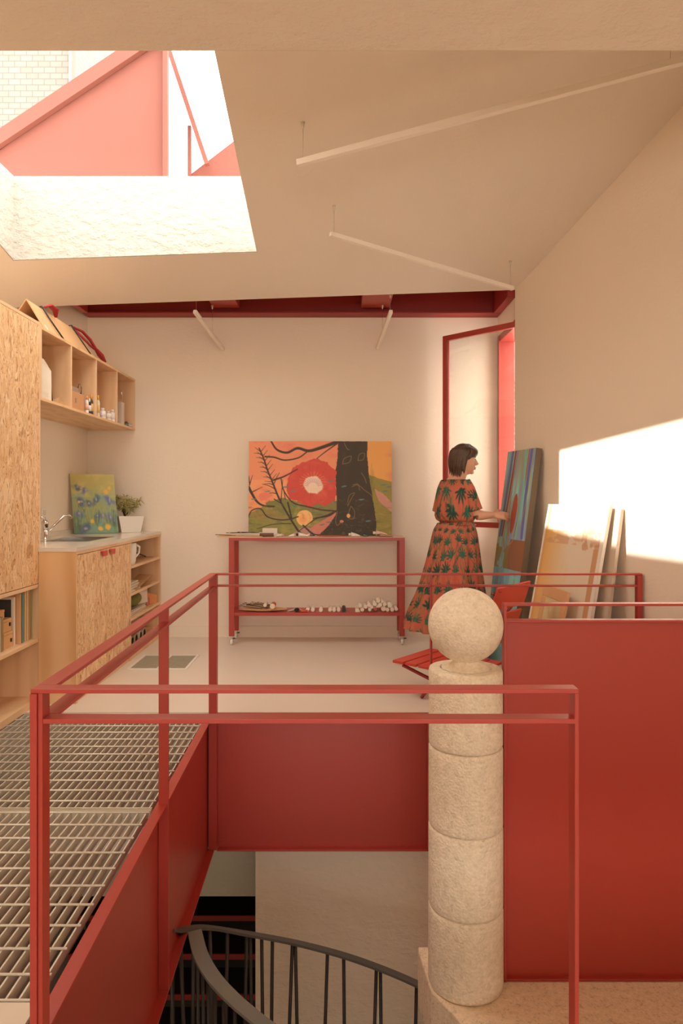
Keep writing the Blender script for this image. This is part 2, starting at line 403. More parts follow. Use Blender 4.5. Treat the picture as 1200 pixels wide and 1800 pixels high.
# red steel over the back wall
def ibeam(m, x0, x1, y0, y1, z0, z1, axis='x', fl=.014):
    if axis == 'x':
        yc = (y0 + y1) / 2
        m.box(x0, x1, y0, y1, z0, z0 + fl); m.box(x0, x1, y0, y1, z1 - fl, z1); m.box(x0, x1, yc + .01, yc + .022, z0 + fl, z1 - fl)
    else:
        m.box(x0, x1, y0, y1, z0, z1)
m = MB(); ibeam(m, XL + .01, 1.395, 5.90, 6.045, 2.83, 3.135)
tag(m.build('steel_beam', REDDK, None, .002), 'red steel beam running along the top of the back wall', 'beam')
m = MB(); m.box(-1.09, -.865, 5.42, 5.895, 2.875, 3.135)
tag(m.build('steel_beam', RED, None, .003), 'short red cross beam above the left of the back wall, nearer the wall shelf', 'beam', 'red cross beams over the back bay')
m = MB(); m.box(.185, .43, 5.42, 5.895, 2.875, 3.135)
tag(m.build('steel_beam', RED, None, .003), 'short red cross beam above the back wall, nearer the open window', 'beam', 'red cross beams over the back bay')
m = MB(); m.box(1.33, 1.395, 5.42, 5.895, 2.83, 3.135)
tag(m.build('steel_beam', REDDK, None, .003), 'red end beam running into the top right corner over the window', 'beam')
m = MB(); m.box(XL + .01, XL + .06, 5.42, 5.895, 2.83, 3.135)
tag(m.build('steel_beam', RED, None, .003), 'red end beam in the top left corner above the wall shelf', 'beam')

# window: red opening frame in the bay and the leaf swung into the room
w = thing('window_1', 'tall red framed casement window beside the corner, leaf swung open into the room', 'window', (1.45, 5.7, .975)); w['kind'] = 'structure'
m = MB()
m.box(1.395, 1.53, 5.975, 6.04, .975, 2.66); m.box(1.46, 1.53, 5.405, 5.45, .975, 2.66)
m.box(1.395, 1.53, 5.45, 5.975, 2.60, 2.66); m.box(1.395, 1.53, 5.45, 5.975, .975, 1.03)
m.box(1.385, 1.395, 5.95, 5.99, .98, 2.64)
m.build('window_frame', RED, w, .003)
p0 = Vector((1.435, 5.413, 0)); p1 = Vector((.907, 5.95, 0)); d = (p1 - p0).normalized(); nn = Vector((d.y, -d.x, 0)); W_ = (p1 - p0).length
m = MB(); z0, z1, t, dp = .99, 2.64, .045, .04
def leafbox(m, a, b, za, zb, dd=dp, off=0, mi=0):
    o = p0 + d * a + nn * (off - dd / 2); m.obox((o.x, o.y, za), d * (b - a), nn * dd, (0, 0, zb - za), mi)
leafbox(m, 0, t, z0, z1); leafbox(m, W_ - t, W_, z0, z1); leafbox(m, t, W_ - t, z0, z0 + t); leafbox(m, t, W_ - t, z1 - t, z1)
lf = m.build('window_leaf', RED, w, .003)
m = MB(); leafbox(m, t - .005, W_ - t + .005, z0 + t, z1 - t, .006, 0)
m.build('glass_pane', glass_mat('clear_glass', (.96, .97, .95, 1)), lf)

# --------------------------------------------------- stair void below
m = MB(); m.box(-.50, 2.3, 4.05, 4.3, -3, -.25); struct('wall_lower_back', m, ROUGH)
m = MB(); m.box(XL, -.50, 4.35, 4.5, -1.30, -.25); m.box(-.50, -.46, 4.3, 6.0, -3, -.25); struct('trim_4', m, plaster_mat('lintel_plaster', rgb(190, 186, 168), .3, 12))
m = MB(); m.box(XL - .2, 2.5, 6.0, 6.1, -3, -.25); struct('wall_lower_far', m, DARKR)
# terrazzo landing that carries the column
m = MB(); m.prism([(.367, 2.75), (.345, 2.98), (.345, 3.02), (2.1, 3.02), (2.4, 1.0), (1.34, 1.0)], -.98, -.744)
struct('floor_landing', m, TERR, .006)
m = MB(); m.prism([(.40, 2.78), (.38, 2.98), (2.1, 3.0), (2.3, 1.1), (1.40, 1.1)], -2.95, -.98)
struct('wall_landing', m, ROUGH)

# steel stair seen through the dark opening under the studio
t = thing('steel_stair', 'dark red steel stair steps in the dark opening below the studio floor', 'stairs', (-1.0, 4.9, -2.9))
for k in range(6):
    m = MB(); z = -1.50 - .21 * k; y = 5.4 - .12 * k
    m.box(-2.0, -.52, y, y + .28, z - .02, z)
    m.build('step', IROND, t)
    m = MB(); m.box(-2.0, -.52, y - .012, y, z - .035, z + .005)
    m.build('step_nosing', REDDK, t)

# floor hatch
t = thing('floor_vent', 'two-panel metal air vent set in the floor by the open shelves', 'vent', (-1.31, 5.14, 0))
m = MB(); a = .018
for x0, x1, y0, y1 in ((-1.535, -1.10, 4.915, 4.935), (-1.535, -1.10, 5.335, 5.355), (-1.535, -1.515, 4.935, 5.335), (-1.12, -1.10, 4.935, 5.335), (-1.325, -1.31, 4.935, 5.335)):
    m.box(x0, x1, y0, y1, .0005, .006)
m.build('vent_frame', WHITE, t)
vm = plain('vent_mesh', rgb(186, 178, 154), .6, .1, vary=.2, vscale=30)
for x0, x1 in ((-1.515, -1.325), (-1.31, -1.12)):
    m = MB(); m.box(x0, x1, 4.935, 5.335, .0005, .0015, 0)
    for k in range(26): y = 4.94 + k * .0152; m.box(x0, x1, y, y + .005, .0015, .004, 1)
    m.build('vent_panel', [IROND, vm], t)

# --------------------------------------------------- steel grating
def grating(y0, y1, label):
    t = thing('floor_grating', label, 'grating', (-1.3, (y0 + y1) / 2, -.035), 'bar grating panels of the walkway')
    m = MB(); x = -.765
    while x > -2.0: m.box(x - .0025, x + .0025, y0 + .006, y1 - .006, -.034, -.003); x -= .0335
    m.box(-2.0, -.752, y0, y0 + .006, -.034, 0); m.box(-2.0, -.752, y1 - .006, y1, -.034, 0)
    m.build('bearing_bars', GALV, t)['kind'] = 'stuff'
    y = 1.7835 + math.ceil((y0 + .01 - 1.7835) / .1015) * .1015
    while y < y1 - .01:
        m = MB(); m.tube([(-2.0, y, .0005), (-.752, y, .0005)], .0036, 6); m.build('cross_rod', GALVL, t); y += .1015
grating(1.692, 2.72, 'nearer walkway grating panel of pale steel bars beside the red rail')
grating(2.735, 3.94, 'farther walkway grating panel of pale steel bars up to the concrete floor')
m = MB(); m.box(XL, -.77, 2.69, 2.77, -.16, -.04)
tag(m.build('support_beam', WHITE, None, .003), 'pale steel beam crossing beneath the metal grating', 'beam')
# ------------------------------------------------------------------ guard rails
def sx(y, x0): return x0 - .0165 * (y - 1.558)
def sbox(m, x0, x1, y0, y1, z0, z1):
    m.hexa([(sx(y0, x0), y0, z0), (sx(y0, x1), y0, z0), (sx(y1, x1), y1, z0), (sx(y1, x0), y1, z0),
            (sx(y0, x0), y0, z1), (sx(y0, x1), y0, z1), (sx(y1, x1), y1, z1), (sx(y1, x0), y1, z1)])
g = thing('guard_rail', 'red flat bar guard rail wrapping the stair void with a deep red side panel', 'railing', (-.1, 2.7, -.76))
B = .0015
m = MB(); sbox(m, -.706, -.664, 1.60, 3.916, .799, .809); m.build('top_rail', RED, g, B)
m = MB(); m.box(-.706, .546, 1.558, 1.598, .799, .809); m.build('top_rail', RED, g, B)
m = MB(); m.box(-.70, 1.718, 3.876, 3.914, .800, .810); m.build('top_rail', RED, g, B)
m = MB(); sbox(m, -.702, -.664, 1.60, 3.87, .730, .741); m.build('lower_rail', RED, g, B)
m = MB(); m.box(-.678, .538, 1.558, 1.598, .730, .741); m.build('lower_rail', RED, g, B)
m = MB(); m.box(-.70, 1.69, 3.878, 3.914, .734, .744); m.build('lower_rail', RED, g, B)
m = MB(); m.box(-.706, -.690, 1.554, 1.60, -.2, .799); m.box(-.6895, -.679, 1.559, 1.60, -.2, .799); m.build('post', RED, g, B)
m = MB(); m.box(.536, .546, 1.558, 1.600, -.2, .799); m.build('post', RED, g, B)
m = MB(); m.box(sx(2.757, -.712), sx(2.757, -.672), 2.757, 2.768, -.75, .799); m.build('post', RED, g, B)
m = MB(); m.box(sx(3.89, -.705), sx(3.89, -.660), 3.872, 3.884, -.76, .799); m.box(sx(3.89, -.672), sx(3.89, -.660), 3.884, 3.914, -.76, .799); m.build('post', RED, g, B)
m = MB(); m.box(.515, .526, 3.878, 3.914, -.2, .799); m.build('post', RED, g, B)
m = MB(); m.box(1.690, 1.718, 3.876, 3.914, -.2, .799); m.build('post', RED, g, B)
# left channel panel
m = MB(); sbox(m, -.722, -.714, 1.60, 3.92, -.765, -.004)
m.build('side_panel', RED, g)
m = MB(); sbox(m, -.722, -.680, 1.60, 3.872, -.004, .004); m.build('panel_flange', RED, g, B)
m = MB(); sbox(m, -.722, -.676, 1.60, 3.90, -.771, -.763); m.build('panel_flange', RED, g, B)
# rear channel panel under the studio floor
m = MB(); m.box(-.752, .505, 3.922, 3.93, -.765, .0); m.build('rear_panel', RED, g)
m = MB(); m.box(-.74, .505, 3.885, 3.93, -.003, .004); m.build('panel_flange', RED, g, B)
m = MB(); m.box(-.70, .505, 3.885, 3.93, -.773, -.765); m.build('panel_flange', RED, g, B)
m = MB(); m.box(.497, .505, 3.885, 3.922, -.765, -.003); m.build('panel_flange', RED, g, B)

g = thing('guard_rail', 'tall solid red panel guard with a flat bar rail, right of the stone column', 'railing', (1.3, 2.815, -.744))
xr = wx(2.83) - .005
m = MB(); m.box(.672, xr, 2.797, 2.837, .799, .809); m.build('top_rail', RED, g, B)
m = MB(); m.box(.672, .684, 2.797, 2.837, -.742, .799); m.build('post', RED, g, B)
m = MB(); m.box(.684, xr, 2.800, 2.837, .731, .741); m.build('panel_flange', RED, g, B)
m = MB(); m.box(.684, xr, 2.800, 2.837, -.742, -.732); m.build('panel_flange', RED, g, B)
m = MB(); m.box(.684, xr, 2.818, 2.826, -.732, .731); m.build('solid_panel', RED, g)

# ------------------------------------------------------------------ stone column with ball
CX, CY = .5175, 2.812
g = thing('stone_column', 'pale cast stone column of stacked drums topped with a ball', 'column', (CX, CY, -.744))
for k, (z0, z1) in enumerate(((-.744, -.424), (-.424, -.096), (-.096, .230), (.230, .545))):
    r = .1525 - .0008 * k
    m = MB(); m.lathe([(r - .012, z0 + .0008), (r - .003, z0 + .003), (r, z0 + .012)] + [(r, z0 + .012 + (z1 - z0 - .024) * i / 10) for i in range(1, 10)] +
                      [(r, z1 - .012), (r - .003, z1 - .003), (r - .012, z1 - .0002)] + ([(0, z1 - .0002)] if k == 3 else []), (CX, CY), 64)
    m.build('stone_drum', STONE, g)
m = MB()
prof = [(.105, .5452), (.09, .549), (.068, .556), (.054, .566), (.050, .575)]
R = .1525; zc = .5745 + math.sqrt(R * R - .05 ** 2)
a0 = math.asin(.05 / R)
for i in range(1, 41):
    a = a0 + (PI - a0) * i / 40
    prof.append((max(0.0, R * math.sin(a)), zc - R * math.cos(a)))
m.lathe(prof, (CX, CY), 64); m.build('stone_ball', STONE, g)
m = MB(); m.lathe([(.185, -.7435), (.17, -.742), (.152, -.737)], (CX + .01, CY), 40); 

# ------------------------------------------------------------------ spiral stair balustrade
g = thing('spiral_stair_rail', 'dark grey curved balustrade of the spiral stair below the red rail', 'railing', (0, 3.2, -1.3))
back = [(-.752, 3.02, -.672), (-.74, 3.12, -.735), (-.64, 3.26, -.81), (-.48, 3.42, -.94), (-.19, 3.55, -1.083), (.127, 3.55, -1.175), (.457, 3.45, -1.251), (.66, 3.28, -1.30), (.78, 3.08, -1.35)]
bk = [Vector(p) for p in smooth_path(back, 8)]
m = MB()
for a, b in zip(bk[:-1], bk[1:]): m.beam(a, b + (b - a) * .05, .04, .012)
m.build('handrail', IRON, g)
front = [(-.655, 3.08, -.715), (-.60, 2.95, -.735), (-.53, 2.86, -.765), (-.45, 2.80, -.80), (-.36, 2.755, -.84), (-.26, 2.72, -.885), (-.12, 2.70, -.95)]
fr = [Vector(p) for p in smooth_path(front, 8)]
m = MB()
for a, b in zip(fr[:-1], fr[1:]): m.beam(a, b + (b - a) * .05, .062, .012)
m.build('handrail', plain('grey_rail_top', rgb(122, 118, 108), .5), g)
def at_x(path, x):
    for a, b in zip(path[:-1], path[1:]):
        if min(a.x, b.x) <= x <= max(a.x, b.x) and abs(b.x - a.x) > 1e-6:
            return a + (b - a) * ((x - a.x) / (b.x - a.x))
    return path[-1]
def px2x(px, y): return (px - 597) * y / 1200
for px, lean in ((437, -.02), (461, .01), (513, -.035), (518, .02), (575, -.03), (604, .008), (662, -.03), (669, .01), (731, -.02)):
    q = at_x(bk, px2x(px, 3.5)); m = MB()
    m.tube([q + Vector((0, 0, -.008)), q + Vector((lean, 0, -.95))], .009, 8); m.build('baluster', IROND, g)
for i, (k, lean) in enumerate(((1, .02), (5, -.015), (9, .03), (13, -.01), (17, .02), (21, -.02), (25, .01), (28, -.01))):
    q = bk[k]; m = MB()
    m.tube([q + Vector((0, 0, -.008)), q + Vector((lean, .01, -.95))], .009, 8); m.build('baluster', IROND, g)
for k in (4, 9, 13, 17, 21, 26, 31, 36, 42):
    q = fr[k]; m = MB()
    m.tube([q + Vector((0, 0, -.008)), q + Vector((.02 - .01 * (k % 3), 0, -.95))], .008, 8); m.build('baluster', IROND, g)

# ------------------------------------------------------------------ suspended light bars
LHOUS = plain('cream_light_housing', rgb(244, 234, 220), .5)
def light_bar(p0, p1, mounts, label, sec=.032):
    d = (Vector(p1) - Vector(p0)).normalized()
    t = thing('linear_light', label, 'light', p0, 'slim white suspended light bars')
    m = MB(); m.beam(p0, p1, sec, sec); m.build('light_housing', LHOUS, t, .002)
    for q, zc_ in mounts:
        m = MB(); m.tube([(q[0], q[1], q[2] + sec / 2 - .002), (q[0], q[1], zc_ - .02)], .0012, 6); m.build('hanging_wire', STEEL, t)
        m = MB(); m.lathe([(.0035, zc_ - .035), (.007, zc_ - .02), (.010, zc_ - .001)], (q[0], q[1]), 14); m.build('ceiling_mount', GALV, t)
def lerp(a, b, t): return tuple(x + (y - x) * t for x, y in zip(a, b))
A = (-.225, 3.617, 3.013); Bp = (1.62, 3.04, 3.215)
light_bar(A, Bp, [(q, cz(q[0], q[1])) for q in (lerp(A, Bp, .017), lerp(A, Bp, .93))], 'white light bar hung nearest, running out to the right edge')
A = (-.06, 4.28, 2.893); Bp = (1.268, 5.0, 2.770)
light_bar(A, Bp, [(q, cz(q[0], q[1])) for q in (lerp(A, Bp, .018), lerp(A, Bp, .983))], 'white light bar running back to the end of the right wall', .028)
A = (-1.158, 5.45, 2.725); Bp = (-1.03, 6.02, 2.545)
light_bar(A, Bp, [(lerp(A, Bp, .05), 3.135), (lerp(A, Bp, .6), 2.83 + .04)], 'short white light bar hung before the back wall, nearer the wall shelf', .028)
A = (.409, 5.45, 2.725); Bp = (.33, 6.02, 2.555)
light_bar(A, Bp, [(lerp(A, Bp, .05), 2.872), (lerp(A, Bp, .6), 2.872)], 'short white light bar hung before the back wall, nearer the open window', .028)

# ------------------------------------------------------------------ outside, seen through the skylight
t = thing('roof_stair', 'dull red steel roof stair stringer above the skylight', 'stairs', (-1.9, 5.2, ROOF))
REDOUT = plain('glare_paled_red', rgb(126, 76, 68), .85, vary=.06, vscale=3)  # red greyed in its colour for the washed-out look of strong sunlight
P_ = lambda px, py, y: Vector(((px - 597) * y / 1200, y, 1.25 - (py - 872) * y / 1200))
def outl(pts, y, th, name, mat, par, yo=0):
    m = MB(); m.slab([P_(a, b, y) + Vector((0, yo, 0)) for a, b in pts], (0, th, 0)); return m.build(name, mat, par)
outl([(-160, 380), (-160, 378), (262, 73), (295, 50), (295, 320), (-160, 340)], 5.2, .02, 'stringer_plate', REDOUT, t)
m = MB(); a = P_(-160, 352, 5.2); b = P_(300, 45, 5.2)
m.beam(a + Vector((0, -.03, -.02)), b + Vector((0, -.03, -.02)), .05, .10); m.build('stringer_flange', REDOUT, t)
m = MB(); a = P_(294, 40, 5.2); b = P_(294, 320, 5.2); m.box(a.x - .02, a.x + .012, 5.14, 5.2, b.z, a.z); m.build('edge_flange', REDOUT, t)
outl([(322, 316), (408, 250), (470, 203), (470, 330)], 5.6, .02, 'stringer_plate', REDOUT, t)
m = MB(); m.beam(P_(297, 88, 5.5), P_(364, 290, 5.5), .035, .05, (0, 1, 0)); m.build('rail_bar', REDOUT, t)
m = MB(); m.beam(P_(333, 222, 5.55), P_(333, 320, 5.55), .028, .028, (0, 1, 0)); m.build('rail_post', REDOUT, t)
bm_ = brick_mat()
m = MB(); m.slab([P_(-300, -100, 9), P_(122, -100, 9), P_(122, 420, 9), P_(-300, 420, 9)], (0, 2, 0))
tag(m.build('brick_building', bm_), 'pale brick neighbouring building seen through the skylight', 'building')
m = MB(); a = P_(128, -60, 8.9); b = P_(128, 420, 8.9); m.tube([a, b], .05, 10)
tag(m.build('drain_pipe', plain('pipe_grey', rgb(112, 106, 100), .6)), 'pale drain pipe at the corner of the brick building', 'pipe')
# shrub outside the casement window
m = MB()
for k in range(900):
    c = Vector((2.35 + rng.normal() * .25, 9.0 + rng.normal() * .4, .2 + rng.random() * 2.6)); a = Vector(rng.normal(size=3)).normalized() * .06; b = a.cross(Vector(rng.normal(size=3))).normalized() * .022
    m.add([c - a, c + b, c + a, c - b], [(0, 1, 2, 3)], 0)
for k in range(5): m.tube([(2.3 + .05 * k, 8.9 + .1 * k, -.3), (2.1 + .12 * k, 8.8 + .1 * k, 2.4)], .012, 6, 1)
tag(m.build('garden_shrub', [plain('yellow_leaf', rgb(196, 176, 92), .6), IROND], None), 'yellow green foliage outside the open window', 'shrub')
# ------------------------------------------------------------------ joinery on the left wall
E = .0012
# tall cupboard with OSB door above open shelves
TX, TY0, TY1 = -1.812, 2.60, 4.135
t = thing('tall_cupboard', 'tall plywood cupboard with a pressed chipboard door above open shelves', 'cupboard', (-2.02, 3.4, 0))
m = MB(); m.box(XL + .004, TX, TY1 - .018, TY1, 0, 2.300); m.box(XL + .004, TX, TY0, TY0 + .018, 0, 2.300)
m.box(XL + .004, TX, TY0 + .018, TY1 - .018, 2.282, 2.300); m.box(XL + .004, XL + .014, TY0 + .018, TY1 - .018, .05, 2.282)
m.box(XL + .014, TX, TY0 + .018, TY1 - .018, .700, .722)
m.box(XL + .014, TX - .0, TY0 + .018, TY1 - .018, .0, .04)
m.build('carcass', PLY, t, E)
m = MB(); m.box(XL + .014, TX, TY0 + .018, TY1 - .018, .372, .392); m.build('shelf', PLY, t, E)
m = MB(); m.box(TX - .018, TX + .001, TY0 + .02, 3.36, .726, 2.279); m.build('door', OSB, t, E)
m = MB(); m.box(TX - .018, TX + .001, 3.364, TY1 - .020, .726, 2.279); m.build('door', OSB, t, E)

# books and boards on its middle shelf: upright spines in a row
zb = .3925
bk_ = [(4.095, .012, .325, (150, 166, 112), 'slim green book standing last in the row by the cupboard side'),
       (4.075, .014, .300, (206, 140, 96), 'tan spined book between the green book and the cream book'),
       (4.052, .016, .300, (226, 206, 160), 'cream book beside the tan spined book on the cupboard shelf'),
       (4.022, .012, .310, (240, 196, 140), 'pale orange book standing right of the blue green book'),
       (3.990, .022, .290, (106, 148, 140), 'blue green spined book in the row on the cupboard shelf'),
       (3.960, .014, .290, (222, 172, 124), 'light brown book left of the blue green book'),
       (3.928, .020, .275, (240, 226, 206), 'white book with a dark picture cover facing the boxes')]
for y, th, h, c, lb in bk_:
    m = MB(); dpt = .20
    m.box(-2.04, -1.85 + (.0 if th != .020 else -.02), y - th / 2, y + th / 2, zb, zb + h, 0)
    m.box(-2.038, -1.856 + (.0 if th != .020 else -.02), y - th / 2 + .002, y + th / 2 - .002, zb + h - .001, zb + h + .0005, 1)
    o = m.build('book', [plain('book_cover', rgb(*c), .5), WHITE], None, .001); tag(o, lb, 'book', 'books standing on the cupboard shelf')
    if th == .020:
        m = MB(); m.box(-2.035, -1.885, y - th / 2 - .0015, y - th / 2 - .0002, zb + .10, zb + h - .012)
        a = tag(m.build('cover_picture', plain('cover_ink', rgb(58, 62, 58), .5, vary=.35, vscale=20), o), 'dark picture on the cover')
for i, (x0, x1, y0, y1, z0, z1, lb) in enumerate([
        (-2.10, -1.87, 3.80, 3.905, zb, zb + .09, 'lowest pale wooden box of the stack before the books'),
        (-2.10, -1.875, 3.805, 3.90, zb + .091, zb + .165, 'middle pale wooden box of the stack before the books'),
        (-2.10, -1.90, 3.79, 3.87, zb + .166, zb + .215, 'top wooden box of the stack before the books')]):
    m = MB(); m.box(x0, x1, y0, y1, z0, z1 - .016, 0); m.box(x0 - .001, x1 + .001, y0 - .001, y1 + .001, z1 - .015, z1, 0)
    o = m.build('wooden_box', PLYD, None, .002); tag(o, lb, 'box', 'stacked wooden boxes on the cupboard shelf')
    if i < 2:
        m = MB(); m.box(x1 + .0005, x1 + .006, y1 - .03, y1 - .018, z0 + .03, z0 + .05); m.build('clasp', BLACK, o)
for i, (c, lb) in enumerate([((128, 110, 88), 'brown spined book standing at the left before the wooden boxes'), ((206, 192, 170), 'pale grey book second from the boxes at the shelf edge'), ((150, 134, 92), 'olive book standing beside the pale wooden boxes')]):
    m = MB(); y = 3.70 + .026 * i; m.box(-2.0, -1.86, y, y + .022, zb, zb + .19); tag(m.build('book', plain('book_cover', rgb(*c), .5), None, .001), lb, 'book', 'short books before the boxes')

# wall shelf
SX, SZ0, SZ1 = -1.812, 1.832, 2.283
t = thing('wall_shelf', 'long plywood wall shelf of four open compartments above the sink', 'shelf', (-2.02, 5.1, SZ0))
m = MB(); m.box(XL + .003, SX, TY1 + .002, YB - .003, SZ0, SZ0 + .018); m.box(XL + .003, SX, TY1 + .002, YB - .003, SZ1 - .018, SZ1)
m.box(XL + .003, XL + .012, TY1 + .002, YB - .003, SZ0 + .018, SZ1 - .018); m.box(XL + .012, SX, YB - .021, YB - .003, SZ0 + .018, SZ1 - .018)
m.box(XL + .012, SX, TY1 + .002, TY1 + .02, SZ0 + .018, SZ1 - .018)
m.build('carcass', PLY, t, E)
DV = [4.615, 5.09, 5.565]
for y in DV:
    m = MB(); m.box(XL + .012, SX, y - .009, y + .009, SZ0 + .018, SZ1 - .018); m.build('divider', PLY, t, E)
m = MB()
for y0, y1 in ((TY1 + .01, YB - .004),):
    m.box(SX + .0002, SX + .0012, y0, y1, SZ0 + .001, SZ0 + .017); m.box(SX + .0002, SX + .0012, y0, y1, SZ1 - .017, SZ1 - .001)
m.build('edge_band', PLYE, t)

# base unit with door pair, side panel and open shelf bay
BX, BY0, BY1, BZ = -1.585, 4.138, 6.045, .915
t = thing('base_cabinet', 'plywood base cabinet with chipboard doors and an open shelf bay', 'cabinet', (-1.9, 5.1, 0))
m = MB()
m.box(TX + .003, BX, BY0 - .035, BY0 - .015, 0, BZ); m.build('side_panel', PLYD, t, E)
m = MB()
m.box(XL + .005, BX, 5.170, 5.188, .0, BZ - .02); m.box(XL + .005, BX, BY1 - .018, BY1, .0, BZ - .02)
m.box(XL + .005, BX, BY0 - .015, BY1, BZ - .02, BZ) if False else None
m.box(BX - .06, BX, BY0 - .015, BY1, BZ - .02, BZ)
m.box(XL + .005, BX - .0, 5.188, BY1 - .018, .075, .095); m.box(XL + .005, XL + .012, 5.188, BY1 - .018, .095, BZ - .02)
m.box(BX - .03, BX - .012, BY0 - .015, 5.17, .0, .075); m.box(BX - .03, BX - .004, 5.188, BY1 - .018, .0, .073)
m.build('carcass', PLY, t, E)
m = MB(); m.box(BX + .0003, BX + .0015, BY0 - .034, BY0 - .016, .001, BZ - .001); m.build('edge_band', PLYE, t)
for z in (.315, .506, .715):
    m = MB(); m.box(XL + .012, BX - .001, 5.1885, BY1 - .0185, z - .018, z); m.build('shelf', PLY, t, E)
for y0, y1, hy in ((4.127, 4.640, 4.60), (4.644, 5.166, 4.665)):
    m = MB(); m.box(BX - .018, BX + .001, y0, y1, .08, BZ - .024); d_ = m.build('door', OSB, t, E)
    m = MB(); m.box(BX + .0012, BX + .028, hy - .0, hy + .0 + (.075 if hy < 4.63 else .06), BZ - .075, BZ - .030) if False else None
    yy = (hy - .075, hy) if hy < 4.63 else (hy + .02, hy + .095)
    m.box(BX + .0012, BX + .022, yy[0], yy[1], BZ - .035, BZ - .030); m.box(BX + .017, BX + .022, yy[0], yy[1], BZ - .065, BZ - .035); m.build('door_handle', REDCH, d_)
# worktop with sink cut-out
HX = (-2.03, -1.72, 4.66, 5.18)
m = MB(); z0, z1 = BZ + .0005, BZ + .025; x0, x1, y0, y1 = XL + .003, BX + .004, TY1 + .002, YB - .002; m.box(TX + .002, x1, BY0 - .037, y0, z0, z1)
m.box(x0, HX[0], y0, y1, z0, z1); m.box(HX[1], x1, y0, y1, z0, z1); m.box(HX[0], HX[1], y0, HX[2], z0, z1); m.box(HX[0], HX[1], HX[3], y1, z0, z1)
m.box(x0, x0 + .02, y0, y1, z1, z1 + .035)
tag(m.build('worktop', MARB, None, 0), 'pale stone worktop on the plywood base cabinet', 'worktop')
m = MB(); a, b, c, d = HX; zt = z1 + .002
m.box(a - .012, b + .012, c - .012, c + .006, z1 + .0003, zt); m.box(a - .012, b + .012, d - .006, d + .012, z1 + .0003, zt); m.box(a - .012, a + .006, c + .006, d - .006, z1 + .0003, zt); m.box(b - .006, b + .012, c + .006, d - .006, z1 + .0003, zt)
zf = .80
m.box(a + .004, b - .004, c + .004, d - .004, zf, zf + .003)
m.box(a + .003, a + .006, c + .004, d - .004, zf, z1); m.box(b - .006, b - .003, c + .004, d - .004, zf, z1); m.box(a + .006, b - .006, c + .003, c + .006, zf, z1); m.box(a + .006, b - .006, d - .006, d - .003, zf, z1)
sk = thing('sink', 'inset stainless steel sink in the stone worktop', 'sink', (-1.87, 4.92, zf)); m.build('basin', STEEL, sk)
m = MB(); m.lathe([(.0, zf + .0035), (.03, zf + .004), (.035, zf + .0035)], (-1.87, 4.92), 20); m.build('drain', CHROME, sk)
fx, fy, fz = -2.09, 4.84, z1
t = thing('kitchen_tap', 'chrome mixer tap with a long angled spout behind the sink', 'tap', (fx, fy, fz))
m = MB(); m.lathe([(.03, fz), (.03, fz + .006), (.024, fz + .010), (.023, fz + .105), (.026, fz + .11), (.026, fz + .125), (.015, fz + .14), (0, fz + .142)], (fx, fy), 24); m.build('tap_body', CHROME, t)
m = MB(); m.tube([(fx + .01, fy + .015, fz + .055), (fx + .085, fy + .12, fz + .165), (fx + .11, fy + .15, fz + .172), (fx + .125, fy + .165, fz + .150)], [.010, .009, .009, .010], 12); m.build('spout', CHROME, t)
m = MB(); m.tube([(fx, fy, fz + .135), (fx - .01, fy - .01, fz + .158), (fx - .05, fy - .03, fz + .165)], [.012, .009, .006], 10); m.build('lever', CHROME, t)
m = MB(); m.box(XL + .001, XL + .009, 5.10, 5.18, 1.04, 1.16); o = tag(m.build('wall_socket', WHITE, None, .002), 'white double socket on the left wall beside the small painting', 'socket')
m = MB(); m.box(XL + .0092, XL + .011, 5.115, 5.165, 1.052, 1.095); m.box(XL + .0092, XL + .011, 5.115, 5.165, 1.104, 1.147); m.build('socket_face', MARB, o)

# planter with fine leaves
px_, py_, pz_ = -1.80, 5.86, z1
t = thing('potted_plant', 'small feathery green plant in a white tapered square pot on the worktop', 'plant', (px_, py_, pz_))
def frust(m, cx, cy, z0, z1_, r0, r1, rot, th=.010, mi=0):
    q = [(math.cos(rot + PI / 4 + k * PI / 2), math.sin(rot + PI / 4 + k * PI / 2)) for k in range(4)]; s2 = math.sqrt(2)
    P = lambda r, z: [(cx + a * r * s2, cy + b * r * s2, z) for a, b in q]
    vs = P(r0, z0) + P(r1, z1_) + P(r1 - th, z1_) + P(r0 - th, z0 + .01)
    fs = [(3, 2, 1, 0)] + [(i, (i + 1) % 4, 4 + (i + 1) % 4, 4 + i) for i in range(4)] + [(4 + i, 4 + (i + 1) % 4, 8 + (i + 1) % 4, 8 + i) for i in range(4)] + [(8 + i, 8 + (i + 1) % 4, 12 + (i + 1) % 4, 12 + i) for i in range(4)] + [(12, 13, 14, 15)]
    m.add(vs, fs, mi)
m = MB(); frust(m, px_, py_, pz_ + .0005, pz_ + .140, .078, .105, .42); m.build('pot', WHITE, t, .003)
m = MB(); frust(m, px_, py_, pz_ + .115, pz_ + .128, .088, .092, .42, .03); m.box(px_ - .06, px_ + .06, py_ - .06, py_ + .06, pz_ + .10, pz_ + .129); m.build('soil', plain('potting_soil', rgb(70, 46, 34), .95, bump=.8, bscale=80), t)
m = MB(); r_ = random.Random(4)
